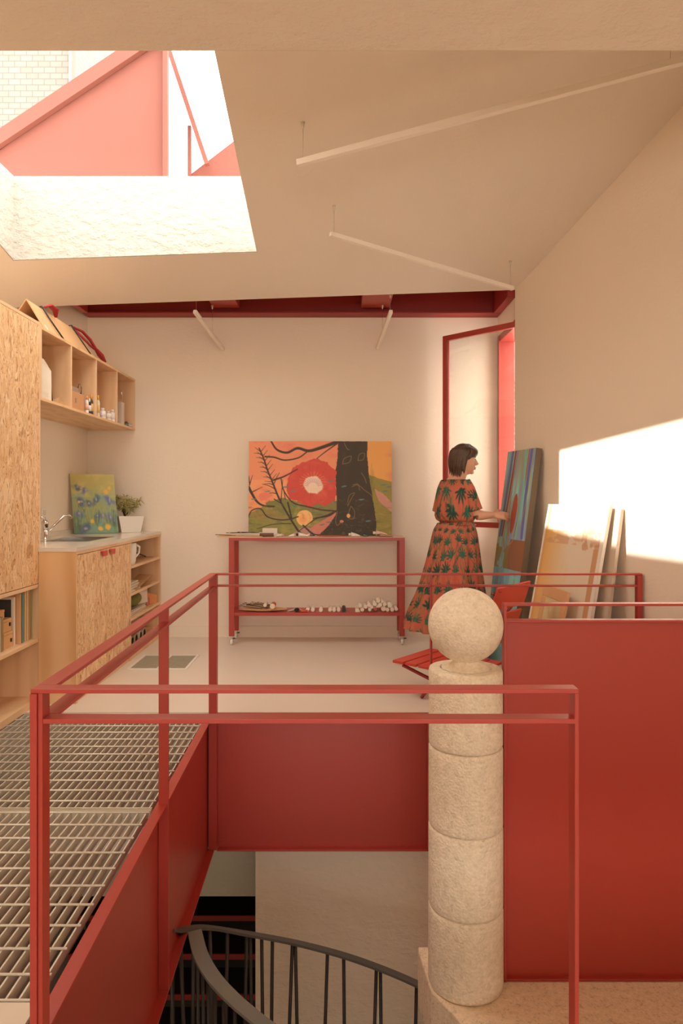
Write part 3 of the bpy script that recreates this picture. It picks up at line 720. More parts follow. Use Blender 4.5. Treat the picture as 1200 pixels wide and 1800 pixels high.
for k in range(26):
    a = r_.random() * 2 * PI; rr = .02 + .11 * r_.random(); h = .06 + .12 * r_.random() * (1 - rr * 3)
    b0 = Vector((px_ - .04, py_ - .02, pz_ + .126)); tip = b0 + Vector((math.cos(a) * rr, math.sin(a) * rr, h + .03)); mid = (b0 + tip) / 2 + Vector((0, 0, .03))
    m.tube([b0, mid, tip], .0016, 5, 1)
    for j in range(26):
        f = .35 + .65 * r_.random(); c = b0.lerp(mid, f * 2) if f < .5 else mid.lerp(tip, f * 2 - 1)
        dr = Vector((r_.gauss(0, 1), r_.gauss(0, 1), r_.gauss(.15, .7))).normalized(); ln = .030 + .03 * r_.random(); sd = dr.cross(Vector((r_.gauss(0, 1), r_.gauss(0, 1), r_.gauss(0, 1)))).normalized() * .0048
        m.add([c, c + dr * ln * .5 + sd, c + dr * ln + Vector((0, 0, -.010)), c + dr * ln * .5 - sd], [(0, 1, 2, 3)], 0)
m.build('leaves', [plain('plant_leaf', rgb(176, 168, 108), .5, vary=.2, vscale=30), plain('plant_stem', rgb(120, 100, 60), .6)], t)['kind'] = 'stuff'

# things in the wall shelf -------------------------------------------------
sz = SZ0 + .0185
PAPER = plain('paper', rgb(232, 220, 202), .8, vary=.04, vscale=12); KRAFT = plain('kraft_card', rgb(196, 154, 110), .75, vary=.05, vscale=6)
CLEAR = glass_mat('clear_jar', (.93, .90, .86, 1))
def rect_sheet(m, c, ux, uy, th, mi=0):
    c, ux, uy = map(Vector, (c, ux, uy)); n = ux.cross(uy).normalized() * th; m.obox(c, ux, uy, n, mi)
# white folded papers standing in the first compartment
m = MB(); m.add([(-1.93, 4.26, sz), (-1.84, 4.36, sz), (-1.85, 4.38, sz + .20), (-1.88, 4.34, sz + .27), (-1.93, 4.28, sz + .29)], [(0, 1, 2, 3, 4)]); m.slab([(-1.95, 4.24, sz), (-1.845, 4.35, sz), (-1.862, 4.345, sz + .13), (-1.90, 4.33, sz + .24), (-1.95, 4.25, sz + .28)], (-.012, .012, 0))
tag(m.build('paper_sheet', PAPER), 'torn white paper standing in the first shelf compartment', 'paper')
m = MB(); m.slab([(-2.03, 4.40, sz), (-1.86, 4.43, sz), (-1.885, 4.43, sz + .24), (-1.90, 4.40, sz + .25), (-2.03, 4.38, sz + .27)], (-.002, .010, 0))
tag(m.build('dark_board', plain('dark_card', rgb(92, 74, 60), .7)), 'dark brown board standing behind the white papers on the wall shelf', 'board')
m = MB()
for k in range(4): m.box(-1.99 + .01 * k, -1.835, 4.16 + .004 * k, 4.30, sz + .012 * k, sz + .011 + .012 * k)
tag(m.build('paper_stack', PAPER), 'small pile of white papers lying in the first shelf compartment', 'paper')
m = MB(); m.add([(-1.95, 4.44, sz), (-1.83, 4.42, sz), (-1.83, 4.57, sz), (-1.95, 4.58, sz), (-1.93, 4.47, sz + .012), (-1.84, 4.49, sz + .05), (-1.84, 4.54, sz + .03), (-1.93, 4.55, sz + .012)], [(3, 2, 1, 0), (4, 5, 6, 7), (0, 1, 5, 4), (1, 2, 6, 5), (2, 3, 7, 6), (3, 0, 4, 7)])
tag(m.build('folded_card', KRAFT), 'small crumpled card lying beside the dark board on the wall shelf', 'card')
# wooden case with jars on it
m = MB(); m.box(-2.02, -1.835, 4.64, 4.90, sz, sz + .125); o = tag(m.build('wooden_case', plain('orange_wood', rgb(214, 158, 112), .5, vary=.06, vscale=5), None, .003), 'orange wooden paint case in the second shelf compartment', 'case')
m = MB(); m.box(-1.8348, -1.829, 4.735, 4.75, sz + .05, sz + .08); m.build('case_clasp', STEEL, o)
m = MB(); m.box(-1.99, -1.85, 4.65, 4.86, sz + .1255, sz + .14, 0); m.box(-1.985, -1.855, 4.655, 4.855, sz + .14, sz + .165, 0)
tag(m.build('plastic_box', plain('clear_plastic', rgb(206, 178, 160), .2, trans=.4), None, .002), 'flat clear plastic box on top of the orange wooden case', 'box')
for (x, y, h, r, c, cc, lb) in [(-1.86, 4.88, .075, .014, (206, 196, 180), (190, 180, 165), 'small glass bottle standing at the end of the wooden case'),]:
    m = MB(); zz = sz + .1255; m.lathe([(r, zz), (r, zz + h * .7), (r * .5, zz + h * .8), (r * .5, zz + h)], (x, y), 16); tag(m.build('glass_bottle', CLEAR), lb, 'bottle')
def bottle(x, y, z, r, h, c, cc, lb, grp='paint bottles on the wall shelf', nm='paint_bottle'):
    t_ = thing(nm, lb, 'bottle', (x, y, z), grp); m = MB()
    m.lathe([(r * .96, z + .0003), (r, z + .004), (r, z + h * .66), (r * .8, z + h * .74), (r * .5, z + h * .78)], (x, y), 18); m.build('bottle_body', plain('bottle_plastic', rgb(*c), .35), t_)
    m = MB(); m.lathe([(r * .55, z + h * .781), (r * .55, z + h * .99), (r * .3, z + h), (0, z + h)], (x, y), 16); m.build('cap', plain('bottle_cap', rgb(*cc), .4), t_)
    m = MB(); m.lathe([(r + .0004, z + h * .18), (r + .0004, z + h * .55)], (x, y), 18); m.build('bottle_label', plain('bottle_label', rgb(*[int(a * .6 + 90) for a in cc]), .5), t_)
bottle(-1.835, 4.955, sz, .013, .125, (240, 232, 220), (236, 150, 120), 'white bottle with a pink cap beside the orange wooden case')
bottle(-1.835, 5.005, sz, .013, .115, (60, 36, 34), (238, 230, 220), 'dark red bottle with a white cap in the second shelf compartment')
bottle(-1.84, 5.055, sz, .014, .150, (66, 58, 52), (236, 176, 70), 'dark bottle with a tall yellow nozzle in the second shelf compartment')
bottle(-1.835, 5.185, sz, .013, .165, (238, 226, 206), (240, 184, 60), 'tall cream bottle with a yellow top by the shelf divider')
bottle(-1.875, 5.27, sz, .015, .145, (226, 222, 214), (90, 90, 90), 'clear spray bottle with a grey nozzle in the third compartment')
bottle(-1.845, 5.315, sz, .024, .085, (240, 236, 230), (240, 236, 230), 'short wide white pot in the third shelf compartment', nm='paint_pot')
bottle(-1.84, 5.425, sz, .024, .075, (242, 236, 226), (232, 214, 200), 'short white jar in front in the third shelf compartment', nm='paint_pot')
bottle(-1.838, 5.52, sz, .021, .100, (244, 240, 234), (238, 230, 222), 'white ribbed pot at the right of the third shelf compartment', nm='paint_pot')
m = MB(); m.box(-1.86, -1.82, 5.605, 5.655, sz, sz + .185); t_ = thing('utensil_tin', 'tall silver tin holding metal utensils in the last shelf compartment', 'tin', (-1.84, 5.76, sz)); m = MB()
m.box(-1.90, -1.83, 5.73, 5.80, sz, sz + .002); m.box(-1.90, -1.898, 5.73, 5.80, sz, sz + .19); m.box(-1.832, -1.83, 5.73, 5.80, sz, sz + .19); m.box(-1.898, -1.832, 5.73, 5.732, sz, sz + .19); m.box(-1.898, -1.832, 5.798, 5.80, sz, sz + .19)
m.build('tin_body', GALV, t_)
for k, (dx, dy, kind) in enumerate(((-.02, .0, 's'), (.012, .012, 's'), (-.005, -.018, 'l'), (.02, -.008, 's'))):
    m = MB(); c = Vector((-1.865, 5.765, sz + .01)); e = c + Vector((dx * 1.5, dy * 2, .235)); m.tube([c + Vector((dx * .4, dy * .4, 0)), e], .003, 8); m.ball(e + Vector((0, 0, .02)), .016, 12, 8, 0, (.5, 1, 1.5))
    tag(m.build('metal_spoon', CHROME), 'metal utensil standing in the silver tin on the wall shelf', 'utensil', 'utensils in the silver tin')
bottle(-1.845, 5.90, sz, .020, .045, (120, 70, 70), (90, 110, 96), 'low jar with a green lid in the last shelf compartment', nm='paint_pot')
bottle(-1.87, 5.985, sz, .020, .050, (226, 214, 202), (222, 180, 176), 'low jar with a pink lid in the last shelf compartment', nm='paint_pot')
bottle(-1.83, 5.955, sz, .020, .040, (190, 176, 160), (210, 202, 192), 'low glass jar nearest the corner in the last compartment', nm='paint_pot')

# folded card tent with red straps on top of the wall shelf
zt_ = SZ1 + .001
t = thing('card_folder', 'tan card portfolio folded like a tent on top of the wall shelf', 'folder', (-1.95, 4.75, zt_))
m = MB(); ap = (-1.985, 4.33, zt_ + .215); aq = (-1.965, 5.12, zt_ + .20)
def panel(m, p, q, r, s2, th=.006):
    p, q, r, s2 = map(Vector, (p, q, r, s2)); n = (q - p).cross(s2 - p).normalized() * th; m.slab([p, q, r, s2], n)
panel(m, ap, aq, (-1.835, 5.12, zt_ + .003), (-1.855, 4.33, zt_ + .003)); m.build('front_leaf', KRAFT, t)
m = MB(); panel(m, ap, aq, (-2.12, 5.12, zt_ + .003), (-2.13, 4.33, zt_ + .003)); m.build('back_leaf', KRAFT, t)
m = MB(); m.box(-1.99, -1.978, 4.34, 5.10, zt_ + .19, zt_ + .20)
for yy in (4.52, 5.02):
    m = MB(); m.tube([(-2.0, yy - .02, zt_ + .21), (-1.972, yy, zt_ + .222), (-1.93, yy + .01, zt_ + .15), (-1.84, yy + .03, zt_ + .012)], .0055, 8); m.build('fastening_cord', BLACK, t)
REDF = plain('red_strap_fabric', rgb(152, 34, 36), .7)
m = MB(); m.tube([(-1.97, 4.55, zt_ + .225), (-1.95, 4.60, zt_ + .25), (-1.94, 4.66, zt_ + .235), (-1.945, 4.68, zt_ + .19)], [.008, .022, .024, .010], 10, 0, True, True, .5); m.build('red_strap', REDF, t)
m = MB(); m.tube([(-1.968, 5.05, zt_ + .215), (-1.93, 5.12, zt_ + .20), (-1.89, 5.17, zt_ + .15), (-1.86, 5.20, zt_ + .09), (-1.84, 5.25, zt_ + .05), (-1.83, 5.31, zt_ + .012)], [.012, .014, .016, .016, .03, .018], 10, 0, True, True, .6)
m.tube([(-1.965, 5.06, zt_ + .20), (-1.92, 5.10, zt_ + .15), (-1.88, 5.15, zt_ + .10), (-1.86, 5.20, zt_ + .08)], .009, 8); m.build('red_strap', REDF, t)
m = MB(); c = Vector((-1.93, 4.36, zt_ + .002))
vs = [c]; n = 24
m.slab([c + Vector((.085 * math.cos(PI * k / 16) - .02, .01 * math.cos(PI * k / 16), .085 * math.sin(PI * k / 16) * 1.0)) for k in range(17)], (.0, .02, 0))
tag(m.build('round_card', plain('white_card', rgb(222, 210, 196), .6)), 'pale rounded card tucked under the tan tent shaped folder', 'card')

# things in the open bay of the base cabinet ------------------------------
b3, b2, b1, b0 = .7155, .5065, .3155, .0955
t = thing('ceramic_jug', 'white square jug on the top shelf of the open bay', 'jug', (-1.66, 5.36, b3)); m = MB()
m.lathe([(.055, b3 + .0003), (.066, b3 + .02), (.072, b3 + .12), (.070, b3 + .165), (.064, b3 + .17), (.062, b3 + .165), (.06, b3 + .03), (0, b3 + .02)], (-1.665, 5.345), 24); m.build('jug_body', WHITE, t)
m = MB(); m.tube([(-1.61, 5.40, b3 + .15), (-1.595, 5.44, b3 + .13), (-1.60, 5.44, b3 + .08), (-1.62, 5.40, b3 + .05)], .008, 8); m.build('jug_handle', WHITE, t)
BROWN = plain('brown_cloth', rgb(176, 138, 112), .9, bump=.6, bscale=20)
m = MB(); m.ball((-1.78, 5.66, b3 + .065), .1, 20, 14, 0, (1.2, 1.5, .65)); tag(m.build('cloth_bag', BROWN), 'slumped brown cloth bag on the top shelf of the open bay', 'bag')
m = MB(); m.tube([(-1.665, 5.56, b3 + .075), (-1.62, 5.70, b3 + .03)], .005, 8); tag(m.build('paint_brush', BLACK), 'dark brush resting against the brown cloth bag', 'brush')
def sheets(x0, x1, y0, y1, z, n, lb, col=None, th=.009, seed=1, name='paper_stack'):
    r = random.Random(seed); m = MB()
    for k in range(n):
        a, b = r.uniform(-.02, .02), r.uniform(-.03, .03); m.box(x0 + a, min(x1 + a * .4, BX - .004), y0 + b, y1 + b, z + k * (th + .001) + .0004, z + k * (th + .001) + th, k % 2)
    return tag(m.build(name, [col or PAPER, plain('aged_paper', rgb(206, 194, 172), .8)]), lb, 'paper')
sheets(-2.0, -1.62, 5.24, 5.50, b2, 7, 'pile of grey white papers on the second shelf of the open bay', seed=2)
m = MB()
for k in range(5):
    y = 5.36 + .075 * k; z = b2 + .012 + .012 * k; m.slab([(-1.70, y, z), (-1.60, y + .02, z - .01 + .01 * (k % 2)), (-1.595, y + .13, z + .012), (-1.70, y + .12, z + .02)], (0, 0, .004))
tag(m.build('crumpled_kraft_paper', KRAFT), 'crumpled tan paper spilling over the second shelf of the open bay', 'paper')
m = MB(); m.ball((-1.70, 5.50, b1 + .105), .085, 20, 14, 0, (1.1, 2.0, .72)); tag(m.build('fabric_bundle', plain('olive_fabric', rgb(112, 112, 44), .7, vary=.3, vscale=12, bump=.5, bscale=14)), 'folded olive green fabric on the papers in the open bay', 'fabric')
sheets(-2.0, -1.62, 5.26, 5.72, b1, 4, 'pile of pale papers beneath the olive green fabric', seed=3)
m = MB(); m.slab([(-1.66, 5.62, b1 + .042), (-1.62, 5.76, b1 + .042), (-1.63, 5.78, b1 + .15), (-1.68, 5.66, b1 + .16)], (-.006, .006, 0)); tag(m.build('paper_sheet', PAPER), 'white sheet standing right of the olive green fabric', 'paper')
m = MB(); m.slab([(-1.66, 5.86, b1 + .0005), (-1.60, 5.97, b1 + .0005), (-1.60, 5.98, b1 + .07), (-1.66, 5.90, b1 + .10)], (-.01, .008, 0)); m.box(-1.74, -1.64, 5.80, 5.90, b1 + .0005, b1 + .05, 1)
tag(m.build('paint_packet', [plain('orange_packet', rgb(226, 150, 96), .5), plain('pink_packet', rgb(206, 112, 100), .5)]), 'orange and pink packet at the right end of the bay shelf', 'packet')
sheets(-2.0, -1.61, 5.24, 5.62, b0 + .10, 5, 'stack of pale papers on the red folder at the bottom of the bay', seed=5)
m = MB(); m.box(-2.0, -1.61, 5.23, 5.66, b0 + .070, b0 + .098); tag(m.build('red_folder', plain('red_folder', rgb(140, 34, 34), .5)), 'dark red folder lying under papers at the bottom of the bay', 'folder')
for k, (y, c, lb) in enumerate(((5.28, (196, 178, 142), 'rolled tan paper at the left below the red folder'), (5.38, (178, 160, 120), 'rolled paper second from the left below the red folder'), (5.50, (206, 190, 158), 'pale rolled paper third from the left below the red folder'), (5.60, (190, 172, 140), 'rolled paper at the right below the red folder'))):
    m = MB(); m.tube([(-2.0, y, b0 + .0355), (-1.60, y, b0 + .0355)], .034, 20, 0, False); m.tube([(-2.0, y, b0 + .0355), (-1.60, y, b0 + .0355)], .024, 20, 1, False)
    m.tube([(-1.99, y, b0 + .0355), (-1.985, y, b0 + .0355)], .030, 20, 1)
    tag(m.build('paper_roll', [plain('rolled_paper', rgb(*c), .8), IROND]), lb, 'paper roll', 'paper rolls at the bottom of the bay')
m = MB(); m.ball((-1.60, 5.50, .037), .03, 12, 8, 0, (.5, 1.4, 1.0))

# ------------------------------------------------------------------ trolley
t = thing('trolley', 'red steel trolley table on white castors before the back wall', 'trolley', (-.19, 5.86, 0))
TX0, TX1, TYF, TYB, TT = -.93, .545, 5.72, 5.99, .905
for x in (TX0, TX1 - .045):
    for y in (TYF, TYB - .03):
        m = MB(); m.box(x, x + .045, y, y + .03, .075, TT - .03); m.build('leg', RED, t, .002)
m = MB(); m.box(TX0, TX1, TYF, TYB, TT - .030, TT - .004); m.build('top_frame', RED, t, .002)
m = MB(); m.box(TX0, TX1, TYF, TYB, TT - .004, TT); m.build('table_top', plain('table_top_cream', rgb(224, 196, 170), .5), t)
m = MB(); m.box(TX0 + .045, TX1 - .045, TYF + .002, TYB - .002, .245, .272); m.box(TX0 + .01, TX0 + .045, TYF + .03, TYB - .03, .245, .272); m.box(TX1 - .045, TX1 - .01, TYF + .03, TYB - .03, .245, .272); m.build('lower_shelf', RED, t, .002)
for x in (TX0 + .022, TX1 - .022):
    for y in (TYF + .015, TYB - .015):
        m = MB(); m.tube([(x - .01, y, .0245), (x + .01, y, .0245)], .0242, 18); w_ = m.build('castor', WHITE, t)
        m = MB(); m.box(x - .014, x + .014, y - .010, y + .014, .048, .075); m.box(x - .0165, x - .0125, y - .01, y + .012, .02, .055); m.box(x + .0125, x + .0165, y - .01, y + .012, .02, .055); m.build('castor_fork', STEEL, w_)
        m = MB(); m.box(x + .012, x + .034, y - .03, y - .008, .056, .062); m.build('brake_lever', BLACK, w_)
# ------------------------------------------------------------------ the big flower painting on the trolley
A_ = Art(330, 212, 838, 537, (226, 150, 108))
n1 = A_.noise(260, 120, 2); n2 = A_.noise(60, 40, 8)
A_.mix(n1 * .8, (236, 142, 116)); A_.mix((A_.X > 600) * 1.0, (232, 172, 96)); A_.mix((A_.Y > 220) * (A_.X < 560) * .35, (238, 180, 110)); A_.mix((n2 - .55) * 1.6, (222, 112, 100))
g1, g2, gd = (140, 138, 72), (122, 124, 66), (96, 98, 58)
A_.poly([(-10, 420), (60, 385), (130, 345), (200, 325), (300, 350), (520, 345), (520, 560), (-10, 560)], g1, 1, 8)
A_.poly([(100, 350), (200, 322), (290, 352), (260, 420), (120, 400)], g2, 1, 8)
A_.poly([(300, 372), (420, 352), (520, 340), (530, 460), (380, 450)], (126, 126, 74), 1, 8)
A_.poly([(700, 190), (760, 212), (850, 235), (850, 560), (700, 560)], (150, 140, 70), 1, 6)
A_.poly([(735, 270), (790, 300), (845, 360), (845, 410), (760, 340)], (206, 150, 138), .9, 8)
A_.mix((A_.noise(50, 18, 21) - .58) * 3 * (A_.Y > 380), (176, 160, 88)); A_.mix((A_.noise(60, 14, 31) - .62) * 3 * (A_.Y > 350), gd)
A_.poly([(0, 420), (60, 385), (170, 395), (220, 440), (60, 455)], (150, 128, 72), .7, 10)
A_.poly([(385, 480), (455, 440), (515, 400), (505, 440), (430, 535), (330, 520)], (206, 128, 112), 1, 6)
A_.poly([(265, 520), (330, 482), (400, 520), (380, 540), (270, 540)], (182, 138, 128), 1, 6)
A_.poly([(525, 0), (698, 0), (695, 90), (705, 200), (728, 330), (748, 470), (745, 540), (405, 540), (470, 480), (515, 410), (515, 330), (508, 180), (520, 90)], (62, 54, 42), 1, 5)
A_.mix((A_.noise(40, 90, 12) - .5) * 1.2 * (A_.X > 520) * (A_.X < 740) * (A_.Y < 480), (76, 66, 46))
RDF = (206, 78, 66)
A_.poly([(228, 215), (262, 150), (318, 120), (400, 98), (462, 125), (512, 170), (508, 240), (515, 300), (500, 345), (442, 372), (410, 350), (360, 378), (300, 352), (245, 330), (225, 290)], RDF, 1, 16, 4)
A_.mix((A_.noise(60, 60, 17) - .45) * 2.0 * (np.hypot((A_.X - 370) / 130, (A_.Y - 240) / 125) < 1), (222, 104, 84))
for a in range(0, 360, 24):
    c, s_ = math.cos(math.radians(a)), math.sin(math.radians(a)); A_.line([(370 + 60 * c, 245 + 45 * s_), (370 + 125 * c, 245 + 115 * s_)], 3, (184, 64, 58), .35)
A_.ell(378, 250, 62, 52, (236, 212, 192), 1, .2, 14, 5, .12)
for k in range(13):
    a = -2.9 + k * .22; A_.line([(378 + 58 * math.cos(a), 262 + 52 * math.sin(a)), (376 + 30 * math.cos(a), 262 + 28 * math.sin(a))], 2.4, (176, 106, 128), .7)
for k in range(22):
    a = k * .285; A_.line([(375 + 45 * math.cos(a), 232 + 36 * math.sin(a)), (375 + 78 * math.cos(a), 232 + 58 * math.sin(a))], 1.6, (232, 190, 120), .7)
A_.ell(328, 438, 49, 47, (240, 192, 124), 1, 0, 4); A_.ell(318, 445, 30, 30, (238, 166, 108), .6, 0, 8, 3, .4); A_.line([(352, 405), (362, 440), (345, 468)], 2, (216, 140, 90), .8)
BR = (66, 50, 40)
L = A_.line
L([(130, 0), (165, 48), (225, 65), (285, 40), (350, 55), (420, 38), (505, 8), (525, 0)], 9, BR, 1, 22)
L([(95, 88), (150, 92), (210, 108), (290, 95), (340, 62)], 9, BR, 1, 7)
L([(400, 98), (450, 60), (520, 12)], 4, BR, 1, 8); L([(145, 222), (210, 200), (285, 160)], 10, BR, 1, 6)
stem = [(60, 40), (88, 100), (108, 160), (140, 235), (180, 330), (235, 425), (270, 480), (300, 520), (330, 537)]
L(stem, 7, BR, 1, 13)
for (x, y) in [(70, 60), (82, 85), (94, 112), (104, 140), (112, 165), (125, 195), (135, 220)]:
    L([(x, y), (x - 34, y - 24)], 4.5, BR, 1, 1.5); L([(x, y), (x + 28, y - 34)], 4.5, BR, 1, 1.5); L([(x + 4, y + 12), (x - 40, y + 8)], 4, BR, 1, 1.5)
L([(0, 262), (20, 300), (50, 345), (90, 368), (150, 372)], 16, BR, 1, 8); L([(5, 250), (22, 195)], 6, BR, 1, 2); L([(20, 290), (80, 262)], 6, BR, 1, 2); L([(5, 240), (0, 200)], 6, BR)
for x, y, dx, dy in [(150, 250, -60, -5), (160, 275, -80, -30), (170, 300, -70, 0), (150, 240, 30, -60), (190, 340, 10, -120), (215, 330, -15, -70)]: L([(x, y), (x + dx * .5, y + dy * .5 - 5), (x + dx, y + dy)], 5.5, BR, 1, 2)
L([(190, 215), (205, 280), (260, 350), (340, 372), (430, 392), (515, 398)], 6, BR, 1, 8); L([(150, 330), (185, 352)], 5, BR)
L([(0, 430), (20, 395), (70, 385), (110, 430), (180, 448), (240, 445), (290, 430)], 7, BR, 1, 7); L([(250, 470), (190, 470), (120, 478), (50, 500)], 5, BR, 1, 3)
L([(230, 350), (245, 410), (255, 450)], 9, BR); L([(290, 515), (340, 480), (400, 440), (470, 425), (510, 400)], 4, BR, 1, 10)
L([(320, 480), (380, 530), (430, 537)], 9, BR, 1, 14); L([(380, 440), (450, 425), (500, 402)], 6, BR)
TN = (170, 140, 82)
for p in [[(550, 130), (560, 100), (600, 85), (590, 120), (550, 130)], [(640, 110), (650, 75), (680, 70), (670, 105), (640, 110)], [(605, 260), (640, 250), (680, 280), (720, 310), (730, 345)], [(610, 250), (640, 245), (650, 280)],
          [(580, 350), (590, 310), (620, 295), (600, 330), (580, 370)], [(560, 10), (575, 40), (590, 50)], [(600, 370), (620, 400), (615, 440), (590, 440), (585, 410), (600, 370)], [(520, 400), (510, 450), (520, 480), (550, 450)], [(660, 180), (680, 210), (690, 240)]]: L(p, 2.6, TN, .85)
A_.ell(585, 425, 11, 12, (222, 178, 110)); A_.ell(545, 457, 12, 8, (206, 132, 92))
for x, y in [(215, 262), (260, 285), (480, 226), (270, 368), (560, 258), (660, 332), (700, 455), (790, 248), (820, 260), (430, 476), (110, 285), (30, 330), (500, 345), (800, 285), (470, 462)]:
    A_.ell(x, y, 20, 4.5, (86, 134, 132), .85, -.1, 6, 3, .3)
A_.poly([(60, 300), (100, 288), (145, 305), (100, 335), (70, 345)], (226, 130, 104), 1, 5)
A_.mix((A_.noise(14, 10, 77) - .62) * .9 * (A_.Y > 330), (216, 180, 120)); A_.mix((A_.noise(16, 12, 78) - .62) * .8 * (A_.Y > 330), (90, 80, 54))
m = MB(); canvas_mesh(m, (-.792, 5.955, 1.728), (1.243, 0, 0), (0, -.038, -.820), (0, -1, .046), .032, A_, 1.06)
PAINT = attr_mat('oil_paint'); RAW = plain('raw_canvas_edge', rgb(216, 186, 156), .85)
o = m.build('painting', [PAINT, RAW]); tag(o, 'wide landscape painting with a red flower and dark tree trunk standing on the trolley', 'painting')

# small blue and yellow painting on the worktop
A_ = Art(120, 150, 300, 380, (176, 166, 100))
A_.mix((A_.Y / 380) * .8, (92, 130, 110)); A_.mix((A_.noise(70, 60, 3) - .4) * 2 * (A_.Y < 150), (190, 178, 112)); A_.mix((A_.noise(60, 50, 5) - .45) * 2.2 * (A_.Y > 100), (110, 150, 150))
A_.mix((A_.noise(40, 60, 15) - .5) * 2.4 * (A_.Y > 200), (70, 96, 84))
for i, (x, y, rx, ry) in enumerate([(40, 85, 24, 26), (95, 105, 20, 24), (160, 165, 22, 45), (60, 180, 42, 26), (40, 255, 30, 30), (110, 190, 24, 26), (200, 270, 24, 50), (255, 170, 20, 60), (75, 350, 45, 30), (160, 270, 26, 18), (250, 280, 22, 30)]):
    A_.ell(x, y, rx * 1.25, ry * 1.2, [(88, 100, 132), (98, 108, 152), (84, 98, 122)][i % 3], .85, .3 * i, 40, i, .6); A_.ell(x + 4, y - 3, rx * .4, ry * .4, (150, 156, 170), .7, 0, 8, i, .5)
for x, y, r in [(235, 115, 22), (262, 90, 16), (45, 180, 12), (130, 300, 18), (180, 350, 20), (230, 340, 26)]: A_.ell(x, y, r, r, (206, 168, 74), .9, 0, 14, 2, .4)
for k in range(14): x = 20 + 20 * k; A_.line([(x, 330 - 8 * (k % 5)), (x + 12 * math.sin(k), 250), (x + 22 * math.cos(k * 2), 180 + 10 * (k % 4))], 3.5, (168, 160, 96), .7)
m = MB(); tl = Vector((-2.222, 5.62, 1.432)); wv = Vector((.318, .13, .0)); hv = Vector((.055, -.045, -.4905)); canvas_mesh(m, tl, wv, hv, wv.cross(hv) * -1, .018, A_, 1.15)
if wv.cross(hv).y * -1 > 0: pass
o = m.build('painting', [PAINT, plain('canvas_edge_green', rgb(120, 108, 66), .8)]); tag(o, 'small blue and yellow painting leaning on the worktop beside the plant', 'painting')

# tall blue canvas leaning on the right wall
A_ = Art(110, 300, 380, 1320, (118, 152, 166))
N = A_.noise
A_.mix((N(60, 330, 3) - .35) * 2.2, (126, 138, 196)); A_.mix((N(50, 260, 4) - .5) * 2.6, (136, 200, 190)); A_.mix((N(40, 300, 9) - .55) * 3, (156, 146, 96))
A_.mix((A_.Y > 560) * (A_.Y < 760) * (A_.X > 190 - (A_.Y - 560) * .3) * .95, (132, 86, 60)); A_.mix((A_.Y > 600) * (A_.Y < 800) * (A_.X < 190) * (N(50, 60, 6) > .45) * .8, (124, 112, 62))
A_.mix((A_.Y > 745) * .85, (112, 178, 192)); A_.mix((A_.Y > 745) * (N(50, 200, 19) - .5) * 3, (112, 120, 180)); A_.mix((A_.Y > 780) * (N(40, 200, 29) - .55) * 3, (128, 190, 176))
for k, (x0, x1, x2, c, w_) in enumerate([(120, 100, 60, (128, 60, 50), 20), (150, 120, 150, (140, 104, 60), 8), (210, 240, 200, (150, 140, 70), 8), (300, 285, 230, (154, 70, 66), 14), (250, 280, 250, (104, 180, 160), 24), (80, 60, 30, (84, 104, 150), 30), (180, 170, 130, (150, 150, 84), 6), (330, 320, 330, (92, 100, 160), 34), (350, 340, 290, (160, 140, 80), 6)]):
    A_.line([(x0, -20), (x1, 250), (x2, 540)], w_, c, .85)
A_.ell(190, 400, 36, 130, (150, 72, 58), .95, .06, 8); A_.ell(190, 400, 62, 175, (140, 120, 66), .0); A_.line([(120, 300), (110, 430), (160, 580), (220, 560), (250, 430), (240, 300)], 7, (160, 140, 74), .9); A_.line([(90, 560), (140, 640), (200, 600)], 9, (150, 108, 70), .9)
for p in [[(150, 790), (170, 900), (140, 1100)], [(230, 780), (215, 900), (240, 1000)], [(300, 800), (330, 950), (280, 1200)], [(60, 760), (80, 900), (40, 1100)]]: A_.line(p, 7, (150, 120, 84), .8)
m = MB(); f = Vector((1.333, 5.41, 1.600)); n_ = Vector((1.425, 4.95, 1.600)); wv = n_ - f; hv = Vector((-.205, -.041, -1.597)); hv = hv - wv * hv.dot(wv) / wv.dot(wv)
canvas_mesh(m, f, wv, hv, Vector((-.96, -.19, .12)), .045, A_, 1.18)
o = m.build('painting', [PAINT, plain('canvas_edge_dark', rgb(120, 104, 84), .8)]); tag(o, 'tall blue and teal abstract canvas leaning against the right wall', 'painting')

# white and yellow canvas
A_ = Art(150, 180, 300, 420, (232, 218, 196))
A_.mix(np.clip(1.1 - A_.X / 130, 0, 1) * (A_.Y > 60) * .95, (232, 178, 96)); A_.mix((N(1, 1, 1)[:1, :1] * 0), (0, 0, 0)) if False else None
A_.mix((A_.noise(40, 160, 3) - .5) * 2 * (A_.X < 160) * (A_.Y > 80), (232, 204, 150)); A_.mix((A_.Y > 60) * (A_.Y < 90) * (A_.noise(30, 12, 7) > .42) * .45, (206, 150, 110)); A_.mix((A_.X > 200) * (A_.Y > 50) * (A_.Y < 100) * (A_.noise(20, 15, 9) > .5) * .6, (196, 140, 100))
A_.mix((A_.X < 22) * 1.0, (222, 172, 116)); A_.mix((A_.X < 10) * 1.0, (238, 226, 210)); A_.mix((A_.X > 262) * (A_.X < 284) * (A_.Y > 95) * 1.0, (208, 162, 118)); A_.mix((A_.X >= 284) * 1.0, (238, 230, 218))
m = MB(); f = Vector((1.438, 4.70, 1.195)); n_ = Vector((1.622, 4.10, 1.195)); wv = n_ - f; hv = Vector((-.235, -.06, -1.193)); hv = hv - wv * hv.dot(wv) / wv.dot(wv)
nr = -wv.cross(hv); nr = nr if nr.x < 0 else -nr
canvas_mesh(m, f, wv, hv, nr, .022, A_)
o = m.build('painting', [PAINT, plain('white_canvas_edge', rgb(232, 222, 206), .8)]); tag(o, 'white canvas with a yellow wash leaning in the sun patch on the right wall', 'painting')
